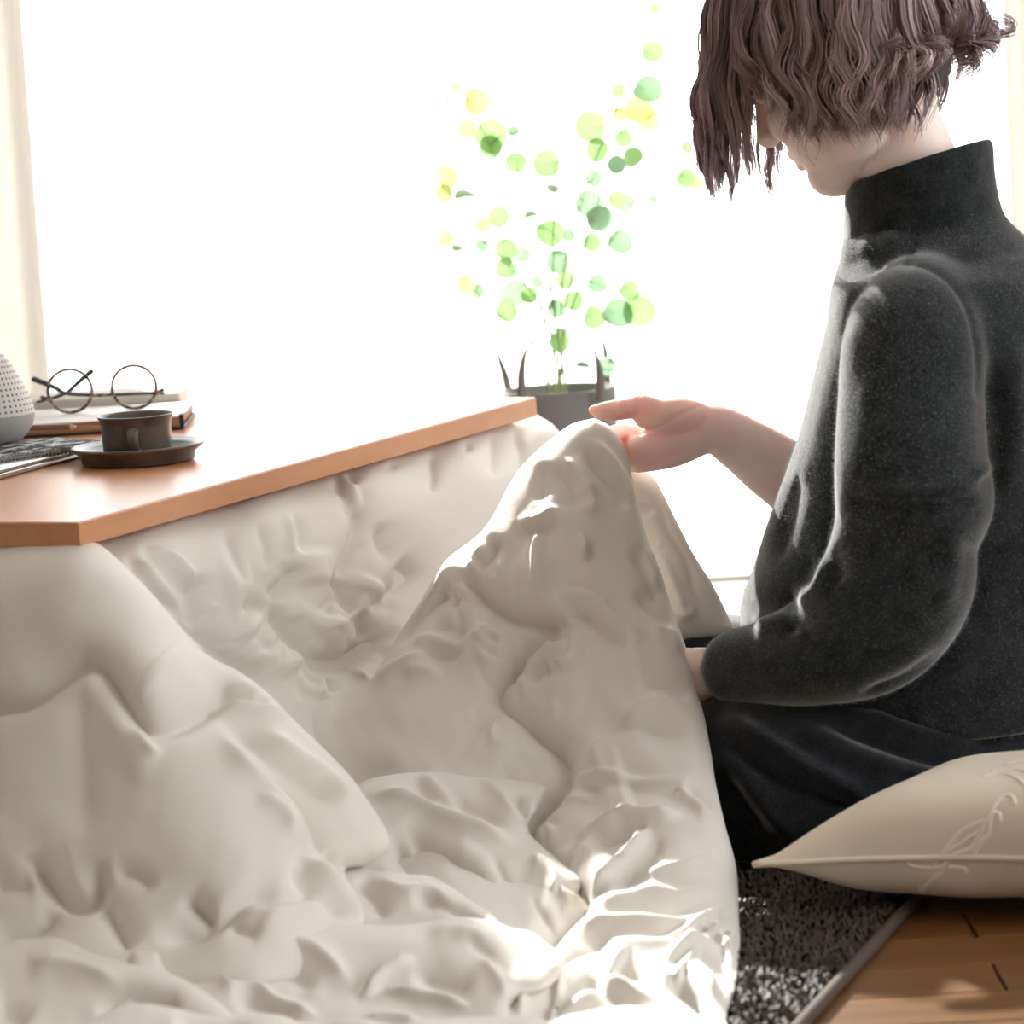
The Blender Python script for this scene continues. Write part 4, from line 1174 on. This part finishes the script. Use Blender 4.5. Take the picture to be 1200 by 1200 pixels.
dots = mth('MULTIPLY', mth('SINE', mth('ADD', ang, mth('MULTIPLY', zz_, 0.5))), mth('SINE', mth('SUBTRACT', ang, mth('MULTIPLY', zz_, 0.5))))
hole = mth('GREATER_THAN', dots, 0.52)
inv = mth('SUBTRACT', 1.0, hole)
low = mth('LESS_THAN', sx.outputs['Z'], 0.026)
mixn = nt.nodes.new('ShaderNodeMix'); mixn.data_type = 'RGBA'; nt.links.new(hole, mixn.inputs[0]); mixn.inputs[6].default_value = (0.74, 0.73, 0.72, 1); mixn.inputs[7].default_value = (0.22, 0.21, 0.21, 1)
nt.links.new(mixn.outputs[2], b.inputs['Base Color']); bump(nt, b, inv, 0.5, 0.0008)
k_ = SY/F
prof = [(0.001, 0), (32*k_, 0), (38*k_, 2*k_), (46*k_, 10*k_), (52.5*k_, 20*k_), (55*k_, 30*k_), (55*k_, 34*k_)]
V, Fc = lathe(prof, 64); o = mesh_ob('base', V, Fc, mat('speaker_base_fabric', (0.42, 0.41, 0.40), 0.85), spk)
prof = [(55*k_, 33*k_), (55.2*k_, 36*k_), (53*k_, 46*k_), (48*k_, 60*k_), (41*k_, 74*k_), (34*k_, 88*k_), (28*k_, 98*k_), (22*k_, 104*k_), (14*k_, 107*k_), (0.0005, 108*k_)]
rz = np.array(prof); tt = np.linspace(0, len(prof)-1, 40)
V, Fc = lathe(list(zip(np.maximum(cr(rz[:, 0], tt), 0.0004), cr(rz[:, 1], tt))), 64); o = mesh_ob('knit_cover', V, Fc, M_KNIT, spk)
# pencil
pa, pb = atz(10, 502, LZ+0.0035), atz(92, 500, LZ+0.0035)
pen = empty('pencil', (pa+pb)/2, 'dark brown pencil lying on the back of the laptop', 'pencil')
pd = nrm(pb-pa)
V, Fc = tube([pa - pd*0.06, pb - pd*0.010], 0.0036, 6, cap=False); adopt(mesh_ob('barrel', V, Fc, mat('pencil_lacquer', (0.20, 0.12, 0.085), 0.4), smooth=False), pen)
V, Fc = tube([pb - pd*0.0101, pb - pd*0.002], [0.0035, 0.0010], 10, cap=False); adopt(mesh_ob('wood_tip', V, Fc, mat('pencil_wood', (0.72, 0.56, 0.40), 0.7)), pen)
V, Fc = tube([pb - pd*0.0021, pb], [0.0010, 0.0002], 8, cap=False); adopt(mesh_ob('lead', V, Fc, mat('pencil_lead', (0.05, 0.05, 0.05), 0.4)), pen)
# sketchbook with kraft pages and elastic band
b0 = atz(215, 503, ZT); BY = b0[1]; bh = 16.5/F*BY
bt = atz(217, 470, ZT+bh)
bdep = float(bt[1]-BY)
bx1 = b0[0]
X_, Yv = np.array([1.0, 0, 0]), np.array([0, 1.0, 0])
sk = empty('sketchbook', (bx1-0.1, BY+bdep/2, ZT), 'white-covered sketchbook with brown page block under the glasses', 'book')
adopt(slab('page_block', (bx1-0.235, BY, 0), X_, Yv, 0.004, 0.231, 0.002, bdep-0.002, ZT+0.0025, ZT+bh-0.0018, 0.001, make_wood('kraft_pages', (0.45, 0.27, 0.17), (0.56, 0.36, 0.24), 0.8, (2, 2, 400)), 1), sk)
M_WCOV = mat('white_cover', (0.82, 0.81, 0.79), 0.5)
adopt(slab('front_cover', (bx1-0.235, BY, 0), X_, Yv, 0, 0.235, -0.002, bdep, ZT+bh-0.0022, ZT+bh, 0.003, M_WCOV, 3), sk)
adopt(slab('back_cover', (bx1-0.235, BY, 0), X_, Yv, 0, 0.235, -0.002, bdep, ZT+0.0004, ZT+0.0026, 0.003, mat('black_cover', (0.03, 0.03, 0.035), 0.5), 3), sk)
M_BLACK = mat('black_elastic', (0.03, 0.032, 0.04), 0.7)
el = MB().box((bx1-0.004, BY-0.003, ZT+0.001), (bx1+0.0015, BY-0.0015, ZT+bh+0.001)).box((bx1-0.004, BY-0.003, ZT+bh), (bx1+0.0015, BY+bdep+0.001, ZT+bh+0.0012))
adopt(el.build('elastic_band', M_BLACK), sk)
# cream notebook behind
nb = atz(216, 470, ZT+bh)
nbk = slab('notebook', (nb[0]-0.22, nb[1]+0.004, 0), X_, Yv, 0, 0.215, 0, 0.13, ZT+0.0005, ZT+bh+0.010, 0.004, mat('notebook_cream', (0.62, 0.58, 0.51), 0.7), 4)
tag(nbk, 'cream cloth-covered notebook behind the white sketchbook', 'book')
# eyeglasses standing upside down on the sketchbook
GZ = ZT + bh
g0 = atz(83, 485, GZ)
GY = g0[1] ; gk = GY/F
M_TORT = mat('tortoiseshell', (0.10, 0.06, 0.05), 0.25)
nt, b, _ = nodes(M_TORT)
nt.links.new(ramp(nt, noise(nt, coords(nt), 160, 2), [(0.42, (0.02, 0.02, 0.025)), (0.58, (0.30, 0.20, 0.15)), (0.7, (0.5, 0.42, 0.36))]), b.inputs['Base Color'])
M_TEMP = mat('temple_acetate', (0.035, 0.05, 0.06), 0.25)
gl = empty('eyeglasses', g0, 'round tortoiseshell eyeglasses folded upside down on the white sketchbook', 'glasses')
rr = 26*gk
lc_ = at(82, 459, GY); lc_[2] = GZ + rr + 0.0012
rc_ = at(157, 452, GY + 0.004); rc_[2] = lc_[2]
for c in (lc_, rc_):
    pth = [c + X_*rr*math.cos(a_) + PZ*rr*math.sin(a_)*0.97 for a_ in np.linspace(0, 2*math.pi, 49)]
    V, Fc = tube(pth, 0.0020, 8, cap=False); adopt(mesh_ob('rim', V, Fc, M_TORT), gl)
    V = [c + np.array([0, 0.0008, 0]) + X_*rr*math.cos(a_) + PZ*rr*0.97*math.sin(a_) for a_ in np.linspace(0, 2*math.pi, 40, endpoint=False)]
    V2 = [np.array(v_) - np.array([0, 0.0016, 0]) for v_ in V]; n = 40
    adopt(mesh_ob('lens', V + V2, [tuple(range(n)), tuple(range(n, 2*n))[::-1]] + [(j, n+j, n+(j+1) % n, (j+1) % n) for j in range(n)], M_GLASS, smooth=False), gl)
dz = -0.007
V, Fc = tube([lc_ + X_*rr*0.96 + PZ*dz, (lc_+rc_)/2 + PZ*(dz-0.0015), rc_ - X_*rr*0.96 + PZ*dz], [0.0024, 0.0016, 0.0024], 8, smoothN=10); adopt(mesh_ob('bridge', V, Fc, M_TORT), gl)
for c, s_ in ((lc_, -1), (rc_, 1)):
    V, Fc = tube([c + X_*s_*rr*0.93 + PZ*(dz-0.002), c + X_*s_*rr*1.14 + PZ*(dz-0.001), c + X_*s_*(rr*1.27) + PZ*(dz+0.001)], [0.0036, 0.0030, 0.0026], 8, smoothN=8); adopt(mesh_ob('hinge_piece', V, Fc, M_TORT), gl)
def gpt(px, py, dy): return at(px, py, GY + dy)
V, Fc = tube([gpt(191,461,0.006), gpt(170,461,0.012), gpt(120,463,0.014), gpt(80,461.5,0.015), gpt(66,455,0.016), gpt(52,449,0.018), gpt(40,444.5,0.019)], [.0018,.0021,.0021,.0023,.0030,.0033,.0036], 8, smoothN=24); adopt(mesh_ob('temple', V, Fc, M_TEMP), gl)
V, Fc = tube([gpt(44,471,0.008), gpt(60,467,0.018), gpt(78,460,0.024), gpt(92,448,0.028), gpt(100,441,0.030), gpt(107,435.5,0.032)], [.0018,.0021,.0023,.0028,.0031,.0034], 8, smoothN=24); adopt(mesh_ob('temple', V, Fc, M_TEMP), gl)
# cup and saucer
M_STONE = mat('brown_stoneware', (0.055, 0.043, 0.038), 0.32, spec=0.5)
nt, b, _ = nodes(M_STONE)
nt.links.new(ramp(nt, noise(nt, coords(nt), 40, 4), [(0.35, (0.055, 0.048, 0.043)), (0.65, (0.12, 0.098, 0.082))]), b.inputs['Base Color'])
sf = atz(166, 549, ZT); SYc = sf[1] + 0.064; ks = SYc/F
scn = np.array([atz(164, 540, ZT)[0], SYc, ZT])
sau = tag(mesh_ob('saucer', *lathe([(0.0005, 0.0005), (63*ks, 0.0005), (66*ks, 2*ks), (68*ks, 11*ks), (75*ks, 16.5*ks), (78.5*ks, 18.5*ks), (78.8*ks, 20.5*ks), (77*ks, 22*ks), (66*ks, 17*ks), (56*ks, 11*ks), (46*ks, 9*ks), (0.0005, 9*ks)], 72), M_STONE),
          'dark brown stoneware saucer on the table under the cup', 'saucer')
sau.location = tuple(scn)
cup = empty('coffee_cup', scn + PZ*9*ks, 'dark brown stoneware cup with flared rim on the saucer', 'cup')
mesh_ob('bowl', *lathe([(0.0005, 0.0003), (36*ks, 0.0003), (40*ks, 2*ks), (40.5*ks, 12*ks), (41*ks, 34*ks), (42*ks, 41*ks), (44.5*ks, 46*ks), (45*ks, 47.5*ks), (43.5*ks, 47.8*ks), (40*ks, 42*ks), (38*ks, 30*ks), (37*ks, 5*ks), (0.0005, 4*ks)], 72), M_STONE, cup)
mesh_ob('coffee', *lathe([(37.3*ks, 28*ks), (20*ks, 28*ks), (0.0005, 28*ks)], 48), mat('coffee', (0.02, 0.01, 0.006), 0.1), cup)
hv = np.array([0.02, -1, 0])
hb = 40.5*ks
V, Fc = tube([hv*(hb-0.002)+PZ*31*ks, hv*(hb+0.008)+PZ*32*ks, hv*(hb+0.016)+PZ*27*ks, hv*(hb+0.016)+PZ*17*ks, hv*(hb+0.008)+PZ*9*ks, hv*(hb-0.002)+PZ*7*ks], [.0066,.0064,.0062,.0064,.0074,.0086], 14, smoothN=26, aspect=(1.0, 0.55))
mesh_ob('handle', V, Fc, M_STONE, cup)

# ------------------------------------------------------------------ potted plant
PY_ = 4.66
pc = at(655, 455, PY_); PR = 67/F*PY_; pz = float(pc[2])
plant = empty('potted_plant', (pc[0], pc[1], 0), 'leafy green plant in a dark grey handled planter by the window', 'plant')
M_POT = mat('grey_felt_planter', (0.26, 0.255, 0.26), 0.85)
def mkpot(name, prof, m):
    V, Fc = lathe(prof, 48); return mesh_ob(name, V, Fc, m, plant)
mkpot('planter', [(0.0005, 0.001), (PR*0.84, 0.001), (PR*0.90, 0.02), (PR*0.97, pz*0.6), (PR, pz), (PR*0.95, pz), (PR*0.93, pz*0.8), (PR*0.92, pz-0.05)], M_POT)
mkpot('soil', [(PR*0.93, pz-0.045), (PR*0.5, pz-0.04), (0.0005, pz-0.038)], mat('soil', (0.05, 0.035, 0.025), 0.95))
def strap(pts, wid):
    P_ = np.array([at(*p) for p in spl_3(pts)]); n_ = len(P_)
    T_ = nrm(np.gradient(P_, axis=0)); w = np.interp(np.linspace(0, 1, n_), np.linspace(0, 1, len(wid)), wid)
    sd = nrm(np.cross(T_, np.array([0, 1.0, 0])))
    V = []; Fc = []
    for i in range(n_):
        for a_, c_ in ((-1, -1), (1, -1), (1, 1), (-1, 1)):
            V.append(P_[i] + sd[i]*a_*w[i]/2 + np.array([0, 1, 0])*c_*0.0016)
    for i in range(n_-1):
        for j in range(4):
            Fc.append((i*4+j, i*4+(j+1) % 4, i*4+4+(j+1) % 4, i*4+4+j))
    Fc += [(3, 2, 1, 0), tuple((n_-1)*4+j for j in range(4))]
    o = mesh_ob('handle', V, Fc, M_POT); return adopt(o, plant)
def spl_3(pts):
    p = np.array(pts, float); t = np.linspace(0, len(p)-1, 40)
    return np.stack([cr(p[:, i], t) for i in range(3)], 1)
FYp = PY_ - PR*0.9
strap([(613,472,FYp),(611,440,FYp),(617,410,FYp),(636,392,FYp),(660,386,FYp),(684,392,FYp),(697,412,FYp),(703,440,FYp),(703,470,FYp)], [.013,.011,.004,.0014,.0014,.0014,.004,.011,.013])
BYp = PY_ + PR*0.85
strap([(597,462,BYp),(592,440,BYp),(584,415,BYp),(588,396,BYp),(610,384,BYp),(650,380,BYp),(690,384,BYp),(706,400,BYp),(711,430,BYp),(712,460,BYp)], [.012,.010,.004,.0013,.0013,.0013,.0013,.004,.010,.012])
def leafmat(name, c, tcol):
    m = mat(name, c, 0.45); return cloth_mix(m, tcol, 0.5)
LM = [leafmat('leaf_green', (0.25, 0.42, 0.18), (0.30, 0.52, 0.20)), leafmat('leaf_blue_green', (0.26, 0.42, 0.28), (0.27, 0.44, 0.26)), leafmat('leaf_yellow_green', (0.50, 0.58, 0.20), (0.66, 0.74, 0.24))]
LEAVES = [(690,25,12,2),(680,145,26,0),(665,250,35,1),(590,255,18,0),(640,310,34,2),(668,335,28,2),(590,320,18,2),(515,357,36,0),(530,420,28,0),(600,385,22,0),(625,445,25,0),(580,465,22,1),(515,505,20,1),(500,570,32,1),(530,615,32,1),(510,680,22,0),(580,560,22,0),(612,573,24,1),(588,680,30,1),(780,415,16,0),(775,500,24,0),(805,515,16,2),(685,560,11,1),(185,285,32,2),(165,360,22,2),(225,380,40,0),(230,410,28,0),(290,370,14,1),(300,460,26,0),(390,460,32,0),(412,530,24,1),(105,500,28,2),(95,540,22,2),(155,550,28,1),(247,612,26,0),(205,635,18,2),(270,705,26,0),(275,752,26,0),(105,670,20,2),(140,697,18,0),(398,660,34,0),(450,660,16,1),(420,735,28,1),(435,790,22,0),(345,605,20,1),(155,800,22,2),(190,815,18,1),(300,820,32,1),(270,875,28,0),(340,830,20,0),(360,795,14,1),(525,797,24,1),(410,865,22,1),(460,850,24,0),(515,890,28,0),(580,880,36,1),(640,870,40,0),(615,815,24,0),(420,955,27,0),(550,1030,22,1),(483,1027,18,1),(205,690,16,1),(320,715,20,1),(225,118,5,2),(108,285,8,2),(130,245,12,2)]
FLAT = {(155,550),(140,697),(345,605),(483,1027),(412,530)}
tips = [(690,20,4.62),(780,400,4.70),(560,480,4.60),(410,460,4.66),(300,450,4.72),(150,250,4.60),(90,520,4.68),(150,790,4.62)]
z2 = lambda x, y_: (480 + x/2.4, y_/2.4)
M_STEM = mat('plant_stem', (0.30, 0.36, 0.16), 0.6)
stem_pts = []
for tx, ty, tY in tips:
    base = np.array([pc[0] + rng.uniform(-.02, .02), PY_ + rng.uniform(-.02, .02), pz-0.045])
    tip = at(*z2(tx, ty), tY)
    mid1 = base*0.6 + tip*0.4; mid1 = mid1 + np.array([(base[0]-tip[0])*0.22, 0, 0.02]); mid2 = base*0.25 + tip*0.75 + np.array([(base[0]-tip[0])*0.10, 0, 0.01])
    pth = np.array([base, mid1, mid2, tip]); t = np.linspace(0, 3, 24); pp = np.stack([cr(pth[:, i], t) for i in range(3)], 1)
    stem_pts.append(pp)
    V, Fc = tube(pp, np.linspace(0.0016, 0.0007, 24), 6); adopt(mesh_ob('stem', V, Fc, M_STEM), plant)
allst = np.vstack(stem_pts)
for (x, y_, r_, c_) in LEAVES:
    px, py = z2(x, y_)
    i_ = np.argmin(np.hypot(*(np.stack(proj(allst)[:2]) - np.array([[px], [py]]))))
    Yl = allst[i_][1] + rng.uniform(-0.03, 0.03)
    c = at(px, py, Yl); R_ = r_/2.4/F*Yl*1.3
    root = allst[i_]
    ax = nrm(c - root + 1e-6); ax = nrm(ax*np.array([1, 0.4, 1]) + rng.normal(0, 0.15, 3))
    nn = nrm(np.array([rng.normal(0, .25), -1, rng.normal(0.1, .25)])) if (x, y_) not in FLAT else nrm(np.array([0.1, -0.35, 1]))
    ax = nrm(ax - nn*(ax@nn)); bx = np.cross(nn, ax)
    V = [c + nn*0.0]; n = 16
    for ring, rf in ((1, 0.55), (2, 1.0)):
        for k in range(n):
            a_ = 2*math.pi*k/n
            rad = R_*rf*(1 + 0.10*math.cos(a_) - 0.14*math.exp(-((a_-math.pi)/0.4)**2))
            V.append(c + ax*rad*math.cos(a_) + bx*rad*math.sin(a_)*0.95 - nn*0.18*R_*rf*rf*math.cos(2*a_))
    Fc = [(0, 1+k, 1+(k+1) % n) for k in range(n)] + [(1+k, 1+n+k, 1+n+(k+1) % n, 1+(k+1) % n) for k in range(n)]
    st0 = c - ax*R_*0.9
    Vt, Ft = tube([root, (root+st0)/2 + np.array([0, 0, 0.004]), st0, c], [0.0007, 0.0006, 0.0006, 0.0003], 5, cap=False)
    k0 = len(V); V = V + list(Vt); Fc = Fc + [tuple(i + k0 for i in f) for f in Ft]
    adopt(mesh_ob('leaf', V, Fc, LM[c_]), plant)
